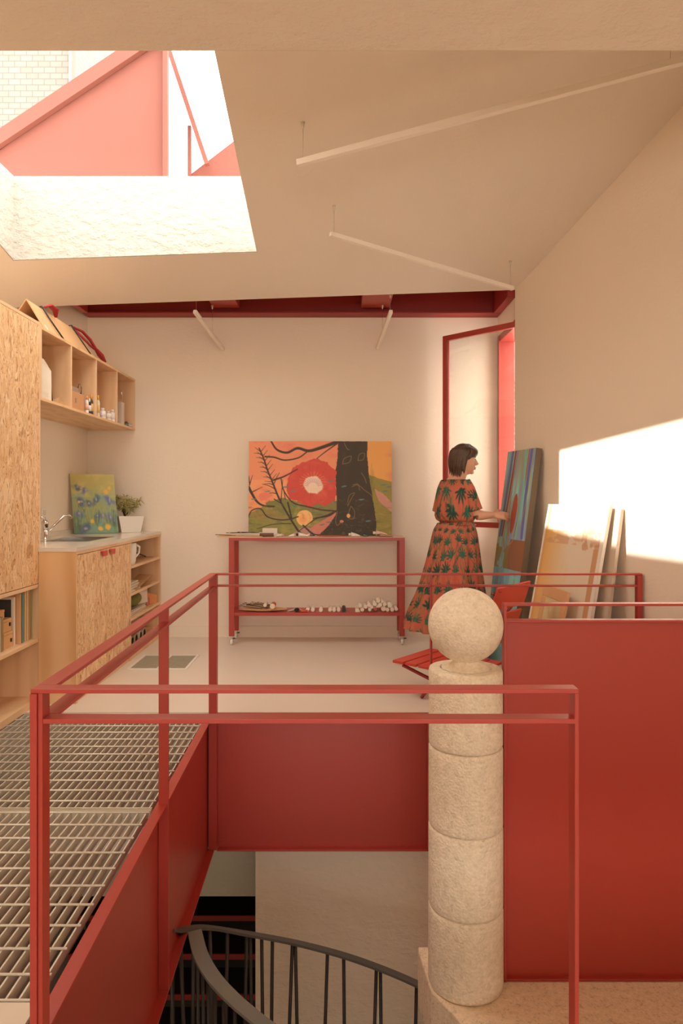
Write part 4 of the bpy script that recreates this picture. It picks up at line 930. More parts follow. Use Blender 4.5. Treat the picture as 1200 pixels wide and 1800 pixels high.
m = MB(); f = Vector((1.545, 4.50, 1.175)); n_ = Vector((1.668, 4.05, 1.175)); wv = n_ - f; hv = Vector((-.165, -.04, -1.174)); hv = hv - wv * hv.dot(wv) / wv.dot(wv); nr = wv.cross(hv).normalized(); nr = nr if nr.x < 0 else -nr
m.obox(f, wv, hv, -nr * .012, 0); m.obox(f + wv * .88 - nr * .012, wv * .12, hv, -nr * .010, 0)
tag(m.build('blank_canvas', plain('bare_primed_canvas', rgb(206, 188, 166), .8, vary=.08, vscale=6), None, .001), 'bare grey canvas edge standing right of the white and yellow canvas', 'canvas')

# small framed picture in front
t = thing('framed_picture', 'small picture in a light wooden frame leaning at the foot of the yellow canvas', 'picture', (1.25, 4.3, 0))
f = Vector((1.345, 4.50, .672)); n_ = Vector((1.392, 4.17, .665)); wv = n_ - f; hv = Vector((-.115, -.03, -.60)); hv = hv - wv * hv.dot(wv) / wv.dot(wv); nr = wv.cross(hv).normalized(); nr = nr if nr.x < 0 else -nr
FW = plain('light_wood_frame', rgb(222, 176, 128), .55, vary=.05); m = MB(); a = .17
m.obox(f, wv, hv * .12, -nr * .02); m.obox(f + hv * .88, wv, hv * .12, -nr * .02); m.obox(f + hv * .12, wv * a, hv * .76, -nr * .02); m.obox(f + hv * .12 + wv * (1 - a), wv * a, hv * .76, -nr * .02)
m.build('frame', FW, t, .003)
A_ = Art(50, 70, 100, 160, (214, 200, 140)); A_.mix((A_.noise(40, 60, 3) - .4) * 2, (236, 206, 110)); A_.mix((A_.X > 60) * .6 * (A_.noise(20, 20, 4)), (120, 130, 80)); A_.mix((A_.Y < 50) * .5, (226, 214, 180))
m = MB(); canvas_mesh(m, f + wv * a + hv * .12 - nr * .006, wv * (1 - 2 * a), hv * .76, nr, .006, A_); m.build('picture', [PAINT, RAW], t)

# ------------------------------------------------------------------ folding garden chair
O = Vector((.99, 3.955, 0)); th = math.radians(50); WD = Vector((math.cos(th), math.sin(th), 0)); FD = Vector((math.cos(math.radians(155)), math.sin(math.radians(155)), 0))
def ch(a, b, z): return O + WD * a + FD * b + Vector((0, 0, z))
t = thing('folding_chair', 'low red slatted folding chair behind the stone ball', 'chair', tuple(ch(.22, .35, 0)))
Wc = .44
def slat(b, z, wd, dz, name='seat_slat', th_=.018):
    m = MB(); m.obox(ch(0, b, z), WD * Wc, FD * wd + Vector((0, 0, dz)), (0, 0, th_)); m.build(name, REDCH, t, .004)
for k in range(6): slat(.245 + .083 * k, .168 + .007 * k, .070, .006)
bt = (FD * -.17 + Vector((0, 0, .55))).normalized()
def bq(a, h): return ch(a, .245, .185) + bt * h
for k, (h0, hh) in enumerate(((.40, .155), (.28, .09), (.16, .09))):
    m = MB(); nb = WD.cross(bt).normalized() * .014; m.obox(bq(0, h0), WD * Wc, bt * hh, nb); m.build('back_slat', REDCH, t, .004)
REDM = plain('red_chair_steel', rgb(150, 48, 44), .5)
for a in (.035, Wc - .035):
    m = MB(); m.beam(bq(a, .53) - FD * .012, ch(a, .56, .004) , .012, .026, WD); m.build('leg', REDM, t)
    m = MB(); m.beam(ch(a + .012, .69, .19), ch(a + .012, .20, .004), .012, .024, WD); m.build('leg', REDM, t)
    m = MB(); m.tube([bq(a, .50) - nb * 1.0, bq(a, .50) - nb * 2.4], .008, 8); m.build('bolt', REDM, t)
m = MB(); m.tube([ch(.0, .12, .012), ch(Wc, .12, .012)], .006, 8); m.build('cross_bar', REDM, t)

# ------------------------------------------------------------------ paints and brushes on the trolley
TZ = TT + .0005
r_ = random.Random(11)
def brush(p, q, c, lb, grp, tipc=(60, 44, 36)):
    p, q = Vector(p), Vector(q); d = (q - p).normalized(); L_ = (q - p).length
    t_ = thing('paint_brush', lb, 'brush', tuple(p), grp)
    m = MB(); m.tube([p, p + d * L_ * .3, p + d * L_ * .8], [.002, .0045, .0035], 8); m.build('brush_handle', plain('brush_handle', rgb(*c), .4), t_)
    m = MB(); m.tube([p + d * L_ * .8, p + d * L_ * .88], .0042, 8); m.build('ferrule', STEEL, t_)
    m = MB(); m.tube([p + d * L_ * .88, p + d * L_ * .95, q], [.004, .0055, .001], 8, 0, True, True, .6); m.build('bristles', plain('bristle', rgb(*tipc), .8), t_)
def ptube(p, ang, ln, r, c, cc, lb, grp, up=0):
    r *= 1.35 if grp == GB else 1.0; t_ = thing('paint_tube', lb, 'paint tube', p, grp); d = Vector((math.cos(ang), math.sin(ang), 0)); n = Vector((-d.y, d.x, 0)); p = Vector(p); m = MB()
    vs = []; fs = []; K = 12
    for i in range(6):
        f = i / 5; w_ = r * (1.25 - .25 * f); h = r * (.08 + .92 * f ** .6)
        for k in range(K):
            a = 2 * PI * k / K; vs.append(p + d * ln * .8 * f + n * w_ * math.cos(a) + Vector((0, 0, r * (.1 + .9 * f ** .6) + h * math.sin(a) + .0005 + up)))
    for i in range(5):
        for k in range(K): fs.append((i * K + k, i * K + (k + 1) % K, (i + 1) * K + (k + 1) % K, (i + 1) * K + k))
    fs += [tuple(range(K))[::-1], tuple(range(5 * K, 6 * K))]
    m.add(vs, fs, 0, True); m.build('tube_body', plain('tube_foil', rgb(*c), .4, .1), t_)
    m = MB(); c0 = p + d * ln * .8 + Vector((0, 0, r + .0005 + up)); m.tube([c0, c0 + d * ln * .05], r * .45, 10); m.tube([c0 + d * ln * .05, c0 + d * ln * .2], [r * .62, r * .5], 10); m.build('tube_cap', plain('tube_cap', rgb(*cc), .4), t_)
GB = 'brushes and tubes along the trolley top'
def tx(px): return (px - 597) * 5.8 / 1200
m = MB(); m.box(tx(384), tx(462), 5.735, 5.86, TZ, TZ + .006); tag(m.build('wooden_board', FW, None, .001), 'thin wooden board overhanging the left end of the trolley top', 'board')
brush((tx(415), 5.77, TZ + .012), (tx(380), 5.745, TZ + .020), (120, 96, 74), 'brush pointing out past the left end of the trolley, lowest', GB)
brush((tx(440), 5.80, TZ + .034), (tx(398), 5.76, TZ + .034), (86, 70, 58), 'dark handled brush raised above the left end of the wooden board', GB)
brush((tx(456), 5.79, TZ + .034), (tx(418), 5.765, TZ + .040), (60, 60, 70), 'black brush lying on the pale sheets at the left of the trolley', GB, (30, 26, 24))
m = MB(); m.slab([(tx(412), 5.78, TZ + .014), (tx(458), 5.77, TZ + .010), (tx(460), 5.86, TZ + .03), (tx(414), 5.87, TZ + .035)], (0, 0, .004)); tag(m.build('paper_sheet', PAPER), 'tan sheet under the brushes at the left of the trolley top', 'paper')
m = MB(); m.box(tx(461), tx(487), 5.80, 5.86, TZ, TZ + .07); tag(m.build('paper_pad', PLASTER if False else PAPER, None, .002), 'white paper pad standing in front of the painting, left end', 'pad')
m = MB(); m.tube([(tx(457), 5.78, TZ + .016), (tx(481), 5.78, TZ + .016)], .0155, 14); tag(m.build('wire_roll', plain('brown_roll', rgb(120, 88, 68), .6, vary=.3, vscale=60)), 'small brown roll lying before the white paper pad', 'roll')
ptube((tx(484), 5.76, TZ), .15, .075, .011, (226, 214, 196), (220, 200, 180), 'crumpled cream tube right of the white paper pad', GB)
ptube((tx(497), 5.80, TZ), 2.9, .07, .012, (214, 206, 196), (190, 180, 170), 'pale tube with blue marks in the middle left of the trolley', GB)
ptube((tx(506), 5.765, TZ), .1, .07, .011, (232, 224, 214), (210, 190, 180), 'pale pink marked tube below the dark branch of the painting', GB)
ptube((tx(544), 5.765, TZ), PI - .12, .115, .014, (240, 234, 224), (30, 30, 28), 'white tube with a black cap pointing left on the trolley top', GB)
ptube((tx(536), 5.81, TZ), .3, .05, .010, (236, 226, 212), (60, 50, 44), 'tiny white tube behind the black capped tube', GB)
brush((tx(612), 5.76, TZ + .008), (tx(545), 5.75, TZ + .012), (190, 100, 60), 'orange handled brush lying under the dark trunk of the painting', GB, (50, 40, 36))
brush((tx(595), 5.80, TZ + .006), (tx(560), 5.79, TZ + .006), (70, 60, 52), 'short dark brush behind the orange handled brush', GB)
ptube((tx(634), 5.76, TZ), PI + .1, .105, .015, (240, 232, 222), (238, 226, 212), 'white tube with a white cap before the dark tree trunk', GB)
ptube((tx(648), 5.80, TZ), PI, .06, .008, (110, 120, 110), (40, 40, 40), 'thin green grey tube beside the white capped tube', GB)
ptube((tx(690), 5.76, TZ), PI + .05, .14, .011, (176, 142, 118), (120, 90, 76), 'flattened brown tube nearest the right end of the trolley', GB)
ptube((tx(682), 5.79, TZ + .010), PI + .0, .13, .016, (236, 196, 180), (244, 236, 226), 'pink and white tube lying on the brown tube', GB)
# lower shelf
LZ = .2725
def lx(px): return (px - 597) * 5.82 / 1200
GL = 'brushes on the wooden palette of the lower shelf'
m = MB(); pts = []
for k in range(28):
    a = 2 * PI * k / 28; pts.append((lx(462) + .205 * math.cos(a) * (1 - .1 * math.sin(a)), 5.84 + .085 * math.sin(a), LZ + .012 + .0))
m.slab(pts, (0, 0, .006)); m.box(lx(450), lx(475), 5.80, 5.88, LZ, LZ + .0118)
tag(m.build('palette', FW), 'wooden painter palette at the left of the trolley lower shelf', 'palette')
for k in range(11):
    y = 5.78 + .011 * k; a = lx(462 + 2.0 * k); 
    brush((a, y, LZ + .024 + .002 * (k % 3)), (lx(419 + 3.0 * k), y + .02, LZ + .045 + .008 * (k % 4)), [(90, 70, 56), (196, 160, 110), (60, 54, 50), (150, 110, 76)][k % 4], 'brush lying in the bundle on the wooden palette', GL)
def roll(x, z, r, y0, c, ce, lb, grp, ln=.16, nm='paint_tube_jar'):
    t_ = thing(nm, lb, 'paint bottle', (x, y0, z - r), grp); m = MB()
    m.tube([(x, y0 + .01, z), (x, y0 + ln, z)], r * .97, 16); m.build('bottle_body', plain('bottle_body', rgb(*c), .5), t_)
    m = MB(); m.tube([(x, y0, z), (x, y0 + .0099, z)], r, 16); m.tube([(x, y0 - .001, z), (x, y0 - .0002, z)], r * .7, 14); m.build('cap', plain('bottle_end_cap', rgb(*ce), .45), t_)
NM = 'paint_bottle'
roll(lx(467), LZ + .056, .0145, 5.755, (226, 218, 208), (236, 220, 198), 'small white capped bottle resting on the brushes of the palette', GL, .12, NM)
roll(lx(480), LZ + .048, .022, 5.75, (206, 74, 66), (240, 220, 196), 'red bottle with a cream cap lying on the palette', 'red bottles', .12, NM)
for k in range(5):
    ptube((lx(506 + 7 * k), 5.78 + .015 * (k % 2), LZ), .4 + .5 * k, .08, .011, [(206, 200, 188), (70, 70, 60), (226, 218, 204), (180, 190, 170), (214, 140, 110)][k], [(60, 60, 60), (200, 190, 180), (40, 40, 40), (90, 150, 130), (230, 220, 210)][k],
          ['silver tube nearest the palette on the lower shelf', 'black tube second from the palette on the lower shelf', 'white tube with a dark cap in the middle of the jumbled tubes', 'pale green tube behind the black cup on the lower shelf', 'orange tube touching the white bottle ends on the lower shelf'][k], 'loose tubes on the lower shelf')
m = MB(); m.tube([(lx(521), 5.755, LZ + .016), (lx(523), 5.80, LZ + .016)], .016, 14); tag(m.build('black_jar', BLACK), 'small black jar lying among the tubes on the lower shelf', 'jar')
ptube((lx(527), 5.755, LZ), .05, .085, .011, (222, 92, 66), (222, 92, 66), 'bright red tube right of the black jar on the lower shelf', 'loose tubes on the lower shelf')
GR = 'white capped bottles lying in a row'
for k, (p, lb) in enumerate(((541, 'white capped bottle first in the row, beside the red tube'), (550, 'white capped bottle second in the row on the lower shelf'), (564, 'cream bottle lying alone after the first pair'), (580, 'white capped bottle left of the middle trio'), (587, 'white capped bottle in the middle of the trio'), (595, 'white capped bottle right of the middle trio, by the black one'))):
    roll(lx(p), LZ + .0165, .016, 5.755 + .01 * (k % 2), (232, 222, 206), (242, 230, 212), lb, GR, .14, NM)
roll(lx(604), LZ + .0185, .018, 5.752, (40, 40, 36), (44, 46, 40), 'black capped bottle ending the row on the lower shelf', GR, .14, NM)
m = MB(); m.hexa([(lx(624), 5.75, LZ), (lx(633), 5.755, LZ), (lx(633), 5.84, LZ), (lx(624), 5.84, LZ), (lx(624), 5.76, LZ + .03), (lx(630), 5.76, LZ + .022), (lx(630), 5.83, LZ + .03), (lx(624), 5.83, LZ + .035)]); tag(m.build('folded_card', PAPER), 'small folded white card left of the bottle pile', 'card')
pile = [(636, 4, .0155), (649, 4, .014), (673, 7, .021), (680, 3.5, .0165), (688, 4, .0165), (695, 5, .0145), (632.5, 10, .015), (642, 8.5, .0155), (652.5, 8.5, .013), (648, 12, .0165), (658, 13.5, .0165), (663, 9, .010), (667, 12.5, .0165), (675, 13.5, .0165), (684, 11, .019), (664, 19, .016), (671, 18, .010), (659, 4.5, .013)]
for k, (p, up, r) in enumerate(pile):
    z = LZ + max(r + .0005, up * .00485)
    if p == 673: z = LZ + r + .005
    roll(lx(p), z, r, 5.752 + .006 * (k % 4), (232, 222, 206), (242, 230, 212) if p != 659 else (196, 96, 84), 'capped end of a bottle in the heap at the right of the lower shelf', 'heap of bottles on the lower shelf', .15, NM)
# ------------------------------------------------------------------ the woman
PX, PY = .885, 5.22
U = math.radians(40)                       # body faces away and to the right
BF = Vector((math.cos(U), math.sin(U), 0)); BR_ = Vector((math.sin(U), -math.cos(U), 0))
def bp(r, f, z): return Vector((PX, PY, 0)) + BR_ * r + BF * f + Vector((0, 0, z))
person = thing('person', 'woman with short dark hair in an orange leaf print dress reaching toward the blue canvas', 'person', (PX, PY, 0))
SKIN = plain('skin', rgb(222, 168, 138), .5, vary=.04, vscale=14)
body = MB()
# legs, torso, neck as lofted tubes fused by a voxel remesh into one surface
for s, (fx_, rz) in ((-1, (.02, 0)), (1, (-.05, 0))):
    body.tube([bp(s * .055, 0, .90), bp(s * .065, .01, .70), bp(s * .08, fx_, .48), bp(s * .08, fx_ * 1.1, .34), bp(s * .08, fx_ * 1.2, .12), bp(s * .08, fx_ * 1.2, .045)], [.070, .070, .055, .052, .036, .038], 16)
    body.tube([bp(s * .08, fx_ * 1.2 - .045, .03), bp(s * .08, fx_ * 1.2 + .06, .035), bp(s * .085, fx_ * 1.2 + .15, .022)], [.032, .036, .026], 12)
def loft(m, rings, n=28):
    vs = []
    for (cr, cf, z, a, b) in rings:
        for k in range(n):
            q = 2 * PI * k / n; vs.append(bp(cr + a * math.cos(q), cf + b * math.sin(q), z))
    fs = [(i * n + k, i * n + (k + 1) % n, (i + 1) * n + (k + 1) % n, (i + 1) * n + k) for i in range(len(rings) - 1) for k in range(n)]
    fs += [tuple(range(n))[::-1], tuple(range((len(rings) - 1) * n, len(rings) * n))]
    m.add(vs, fs, 0, True)
loft(body, [(0, 0, .80, .12, .09), (0, 0, .90, .130, .095), (0, 0, 1.0, .118, .088), (0, 0, 1.07, .118, .088), (0, .0, 1.17, .135, .10), (0, 0, 1.26, .132, .098), (0, -.005, 1.32, .130, .080), (0, -.005, 1.36, .100, .064), (0, .005, 1.39, .06, .055), (0, .012, 1.42, .05, .052), (0, .02, 1.47, .048, .052)])
# arms
Rs = bp(.128, 0, 1.315); Re = bp(.165, .045, 1.105)
HAND = Vector((1.238, 5.16, 1.103))
Rw = HAND + Vector((-.075, -.005, .004))
body.tube([Rs - BR_ * .02, Rs.lerp(Re, .3), Rs.lerp(Re, .7), Re], [.036, .042, .039, .035], 14)
body.tube([Re, Re.lerp(Rw, .25), Re.lerp(Rw, .7), Rw], [.036, .038, .028, .0225], 14)
Ls = bp(-.128, 0, 1.315); Le = bp(-.180, .01, 1.09); Lw = bp(-.12, .20, 1.06)
body.tube([Ls, Ls.lerp(Le, .3), Ls.lerp(Le, .7), Le], [.036, .042, .039, .035], 14)
body.tube([Le, Le.lerp(Lw, .3), Le.lerp(Lw, .75), Lw], [.035, .036, .027, .022], 14)
def hand(w, d, pn, side):       # wrist, pointing direction, palm normal, thumb side (+1/-1)
    d = d.normalized(); pn = (pn - d * pn.dot(d)).normalized(); s_ = d.cross(pn).normalized() * side
    vs = []; n = 14
    for (f, a, b) in ((-.012, .022, .020), (.02, .030, .017), (.055, .038, .015), (.082, .038, .012)):
        for k in range(n):
            q = 2 * PI * k / n; vs.append(w + d * f + s_ * a * math.cos(q) + pn * b * math.sin(q))
    fs = [(i * n + k, i * n + (k + 1) % n, (i + 1) * n + (k + 1) % n, (i + 1) * n + k) for i in range(3) for k in range(n)] + [tuple(range(n))[::-1], tuple(range(3 * n, 4 * n))]
    body.add(vs, fs, 0, True)
    for i, ln in enumerate((.070, .078, .072, .056)):
        o = w + d * .074 + s_ * (.028 - .0185 * i); c = .25 + .08 * i
        j1 = o + (d * math.cos(c) + pn * math.sin(c)) * ln * .45; j2 = j1 + (d * math.cos(c * 2.3) + pn * math.sin(c * 2.3)) * ln * .30; j3 = j2 + (d * math.cos(c * 3.3) + pn * math.sin(c * 3.3)) * ln * .25
        body.tube([o - d * .02, j1, j2, j3], [.0092, .0086, .0078, .006], 8)
    o = w + d * .018 + s_ * .022; j1 = o + (d * .55 + s_ * .75 + pn * .25).normalized() * .042; j2 = j1 + (d * .9 + s_ * .3 + pn * .35).normalized() * .030
    body.tube([o - d * .01, j1, j2], [.012, .0100, .0072], 8)
hand(Rw, (HAND - Rw), Vector((0, .75, -.55)), 1)
hand(Lw, (Lw - Le) + Vector((0, 0, -.05)), -BR_ * -1 + Vector((0, 0, -.2)), 1)
# head: turned to pure profile, facing +X
HC = Vector((PX + .062, PY - .01, 1.525)); HF = Vector((math.cos(math.radians(-4)), math.sin(math.radians(-4)), -.04)).normalized(); HU = Vector((.04, 0, 1)).normalized(); HS = HF.cross(HU).normalized()
def hp(f, s_, u): return HC + HF * f + HS * s_ + HU * u
vs = []; n = 32; K = 26
for i in range(K + 1):
    th_ = PI * i / K; u = -math.cos(th_)
    for k in range(n):
        q = 2 * PI * k / n; f = math.sin(th_) * math.cos(q); s_ = math.sin(th_) * math.sin(q)
        F, S, Z = f * .094, s_ * .073, u * .113
        if u < 0: 
            w_ = 1 + .34 * u * (1 if f > 0 else .6); S *= w_; F = F * (1 + .10 * u) + (.018 * -u if f > 0 else .03 * -u)
        if f > .35: F = .35 * .094 + (F - .35 * .094) * .84 + (.006 if -.75 < u < -.3 else 0)
        vs.append(hp(F, S, Z))
fs = [(i * n + k, i * n + (k + 1) % n, (i + 1) * n + (k + 1) % n, (i + 1) * n + k) for i in range(K) for k in range(n)]
body.add(vs, fs, 0, True)
body.tube([hp(.078, 0, .020), hp(.090, 0, -.005), hp(.101, 0, -.026), hp(.094, 0, -.036)], [.006, .0095, .0125, .008], 12)       # nose
body.ball(hp(.086, .010, -.034), .008, 10, 8); body.ball(hp(.086, -.010, -.034), .008, 10, 8)
body.ball(hp(.0835, 0, -.054), .011, 12, 8, 0, (.75, 1.5, .45)); body.ball(hp(.0815, 0, -.066), .011, 12, 8, 0, (.75, 1.3, .5)); body.ball(hp(.062, 0, -.092), .019, 14, 10, 0, (.95, 1.1, .8))
body.ball(hp(.070, 0, .034), .030, 14, 10, 0, (.5, 1.5, .42))
body.tube([hp(-.005, 0, -.06), hp(-.02, 0, -.12), bp(0, 0, 1.36)], [.046, .045, .052], 16)
for s_ in (1, -1): body.ball(hp(-.004, s_ * .072, -.012), .022, 12, 10, 0, (.75, .35, 1.25)); body.ball(hp(.055, s_ * .038, -.030), .022, 12, 8, 0, (.8, .9, .8))
bo = body.build('body', SKIN, person)
rm = bo.modifiers.new('fuse', 'REMESH'); rm.mode = 'VOXEL'; rm.voxel_size = .0038; rm.use_smooth_shade = True
sm_ = bo.modifiers.new('soften', 'SMOOTH'); sm_.factor = .5; sm_.iterations = 3
EYEW = plain('eye_white', rgb(225, 215, 205), .2)
for s_, nm in ((1, 1), (-1, 1)):
    m = MB(); m.ball(hp(.0700, s_ * .030, -.001), .0125, 14, 10, 0); m.ball(hp(.0772, s_ * .0305, -.001), .0062, 10, 8, 1); e_ = m.build('eye', [EYEW, plain('iris', rgb(60, 40, 30), .2)], person)
    m = MB(); m.tube([hp(.084, s_ * .014, .020), hp(.083, s_ * .030, .026), hp(.072, s_ * .047, .022)], [.002, .0028, .0012], 8); m.build('eyebrow', plain('brow_hair', rgb(62, 42, 32), .8), person)
    m = MB(); m.tube([hp(.0845, s_ * .018, .006), hp(.0835, s_ * .030, .0085), hp(.074, s_ * .044, .004)], [.0012, .0016, .001], 6); m.build('eyelashes', plain('lashes', rgb(40, 28, 24), .8), person)
m = MB(); m.tube([hp(.082, -.017, -.058), hp(.0905, -.006, -.055), hp(.0915, 0, -.0565), hp(.0905, .006, -.055), hp(.082, .017, -.058)], [.0018, .0035, .003, .0035, .0018], 8); m.tube([hp(.081, -.015, -.063), hp(.0885, 0, -.0655), hp(.081, .015, -.063)], [.0018, .0045, .0018], 8); m.build('lips', plain('lip', rgb(186, 100, 90), .4), person)
# hair: locks swept from the crown, short bob covering ear and nape
HAIR = plain('dark_brown_hair', rgb(78, 56, 42), .45, vary=.35, vscale=60)
m = MB(); r_ = random.Random(3); n = 30; vs = []; K = 16
for i in range(K + 1):
    th_ = PI * (1 - i / K * .80); u = -math.cos(th_)
    for k in range(n):
        q = 2 * PI * k / n; f = math.sin(th_) * math.cos(q); s_ = math.sin(th_) * math.sin(q)
        rr = 1.10 + .03 * math.sin(7 * q + 3 * u)
        F, S, Z = f * .094 * rr - .010, s_ * .073 * rr * 1.05, u * .113 * 1.09 + .004
        lim = .046 if Z > .045 else .004 - .0 * Z
        if F > lim: F = lim + (F - lim) * .12
        if Z < .045 and F > -.006: F = -.006 + (F + .006) * .1
        if Z < -.05: F = min(F, -.02)
        vs.append(hp(F, S, Z))
fs = [(i * n + k, i * n + (k + 1) % n, (i + 1) * n + (k + 1) % n, (i + 1) * n + k) for i in range(K) for k in range(n)] + [tuple(range(K * n, K * n + n))]
m.add(vs, fs, 0, True)
for k in range(170):
    q = PI * 2 * (k / 170) + r_.uniform(-.03, .03); cf, cs = math.cos(q), math.sin(q)
    top = hp(.018 + r_.uniform(-.02, .02), r_.uniform(-.015, .015), .121); wv_ = r_.uniform(-.008, .008)
    if cf > .42:                                  # fringe swept aside at the brow
        p = [top, hp(cf * .085, cs * .080, .088), hp(cf * .098, cs * .088, .055), hp(cf * .094 - .010, cs * .100, .036 + r_.uniform(-.01, .01)), hp(cf * .070 - .030, cs * .098 + .012 * (1 if cs > 0 else -1), .018 + r_.uniform(-.02, .005))]
    elif cf > -.12:                               # sides tucked back past the temple, ends at the jaw
        p = [top, hp(cf * .075, cs * .084, .085), hp(cf * .060 - .006, cs * .092, .025), hp(cf * .030 - .016 + wv_, cs * .088, -.035), hp(-.016 + r_.uniform(-.014, .018), cs * .080 + wv_, -.088 + r_.uniform(-.02, .02))]
    else:
        p = [top, hp(cf * .088, cs * .082, .085), hp(cf * .106 - .006, cs * .090, .015), hp(cf * .092 - .010 + wv_, cs * .080, -.055), hp(cf * .074 - .016 + wv_ * 2, cs * .070 + wv_, -.108 + r_.uniform(-.028, .02))]
    m.tube(smooth_path(p, 3), [.006] * 3 + [.0095] * 7 + [.0065, .005, .0014], 6, 0, True, True, .6)
m.build('hair', HAIR, person)

# dress ----------------------------------------------------------------------
AD = Art(620, 460, 2000, 1500, (194, 98, 76))
r_ = random.Random(21)
for k in range(1300):
    x, y = r_.uniform(0, 2000), r_.uniform(0, 1500); a = r_.uniform(-.7, .7); ln = r_.uniform(60, 150)
    AD.line([(x, y), (x + ln * math.sin(a) * .5 + 14, y - ln * .5), (x + ln * math.sin(a), y - ln)], r_.choice([14, 11, 18]), r_.choice([(150, 116, 76), (132, 104, 68), (168, 106, 72), (104, 92, 62)]), .9, 3)
k = 0
for gy in range(0, 1560, 104):
    for gx in range(0, 2060, 118):
        x = gx + (59 if (gy // 104) % 2 else 0) + r_.uniform(-18, 18); y = gy + r_.uniform(-16, 16); a = r_.uniform(-.5, .5); s_ = r_.uniform(1.35, 1.75)
        gcol = r_.choice([(34, 78, 62), (26, 66, 54), (44, 96, 74)])
        for j in range(-3, 4):
            an = a + j * .50; ln = 38 * s_ * (1 - abs(j) * .07); AD.ell(x + math.sin(an) * ln * .60, y - math.cos(an) * ln * .60, 4.6 * s_, ln * .58, gcol, .95, an, 0, 1, .3)
        AD.ell(x, y - 6, 11 * s_, 15 * s_, gcol, .97, 0, 0, 1, .12); AD.line([(x, y + 20), (x + math.sin(a) * 26, y - math.cos(a) * 30)], 3, (120, 160, 120), .7)
        k += 1
DRESS = attr_mat('leaf_print_fabric', .75, .1, 60)
def dress_part(name, rings, nseg, u0, v0, us, fold=0.0, nf=14, world=None, close=True, parent=person):
    m = MB(); n = nseg; H = len(rings); vs = []; cols = np.zeros((H * n, 3)); im = AD.lin(1.0); hh, ww = im.shape[:2]
    for i, rg in enumerate(rings):
        C0, ax, bx = rg[0], rg[1], rg[2]; fo = fold * rg[3] if len(rg) > 3 else 0
        for k in range(n):
            q = 2 * PI * k / n; w_ = 1 + fo * (math.sin(nf * q + .6 * math.sin(3 * q) + i * .02) + .5 * math.sin((nf // 2 + 2) * q + 1.3))
            vs.append(C0 + ax * math.cos(q) * w_ + bx * math.sin(q) * w_)
            cols[i * n + k] = im[int(v0 + i * us[1]) % hh, int(u0 + k * us[0]) % ww]
    fs = [(i * n + k, i * n + (k + 1) % n, (i + 1) * n + (k + 1) % n, (i + 1) * n + k) for i in range(H - 1) for k in range(n)]
    m.add(vs, fs, 0, True); m.col[0] = cols
    o = m.build(name, DRESS, parent); so_ = o.modifiers.new('cloth', 'SOLIDIFY'); so_.thickness = .003; so_.offset = -1
    return o
def interp(keys, n):
    out = []; ks = [np.array(k, float) for k in keys]
    pts = [tuple(k) for k in ks]
    P = [2 * ks[0] - ks[1]] + ks + [2 * ks[-1] - ks[-2]]; seg = len(ks) - 1
    for j in range(n):
        t = j / (n - 1) * seg; i = min(int(t), seg - 1); t -= i; i += 1
        out.append(.5 * (2 * P[i] + (P[i + 1] - P[i - 1]) * t + (2 * P[i - 1] - 5 * P[i] + 4 * P[i + 1] - P[i + 2]) * t * t + (-P[i - 1] + 3 * P[i] - 3 * P[i + 1] + P[i + 2]) * t ** 3))
    return out
# bodice: r offset, f offset, z, half width, half depth, fold
K_ = [(0, 0, 1.055, .136, .106, .5), (0, -.004, 1.075, .156, .128, .8), (0, -.008, 1.12, .160, .136, .6), (0, -.006, 1.20, .152, .130, .3), (0, -.006, 1.27, .148, .120, .15), (0, -.006, 1.318, .142, .102, .05), (0, -.004, 1.350, .115, .084, 0), (0, .0, 1.372, .095, .072, 0), (0, .004, 1.378, .078, .066, 0)]
rg = [(bp(a[0], a[1], a[2]), BR_ * a[3], BF * a[4], a[5]) for a in interp(K_, 74)]
dress_part('dress_bodice', rg, 200, 20, 40, (1.45, 1.3), .035, 18)
K_ = [(0, 0, 1.030, .134, .104, 0), (0, 0, 1.065, .134, .104, 0)]
rg = [(bp(a[0], a[1], a[2]), BR_ * a[3], BF * a[4], a[5]) for a in interp(K_, 8)]
dress_part('waistband', rg, 160, 300, 10, (2.4, 2.0))
# skirt: world half width and depth, swinging to the left at the hem
K_ = [(0, 0, 1.045, .138, .108, .15), (-.005, 0, .98, .165, .130, .45), (-.01, 0, .86, .185, .155, .7), (-.02, 0, .70, .212, .185, .9), (-.035, 0, .52, .250, .210, 1), (-.055, 0, .36, .300, .240, 1.1), (-.068, 0, .235, .325, .265, 1.2)]
rg = []
for a in interp(K_, 170):
    tl_ = .07 * max(0, (.6 - a[2])) ** 1.2
    rg.append((Vector((PX + a[0], PY + .0, a[2])), Vector((a[3], 0, -.02 * max(0, .7 - a[2]))), Vector((0, a[4], 0)), a[5]))
dress_part('dress_skirt', rg, 330, 0, 90, (1.85, 1.5), .045, 15)
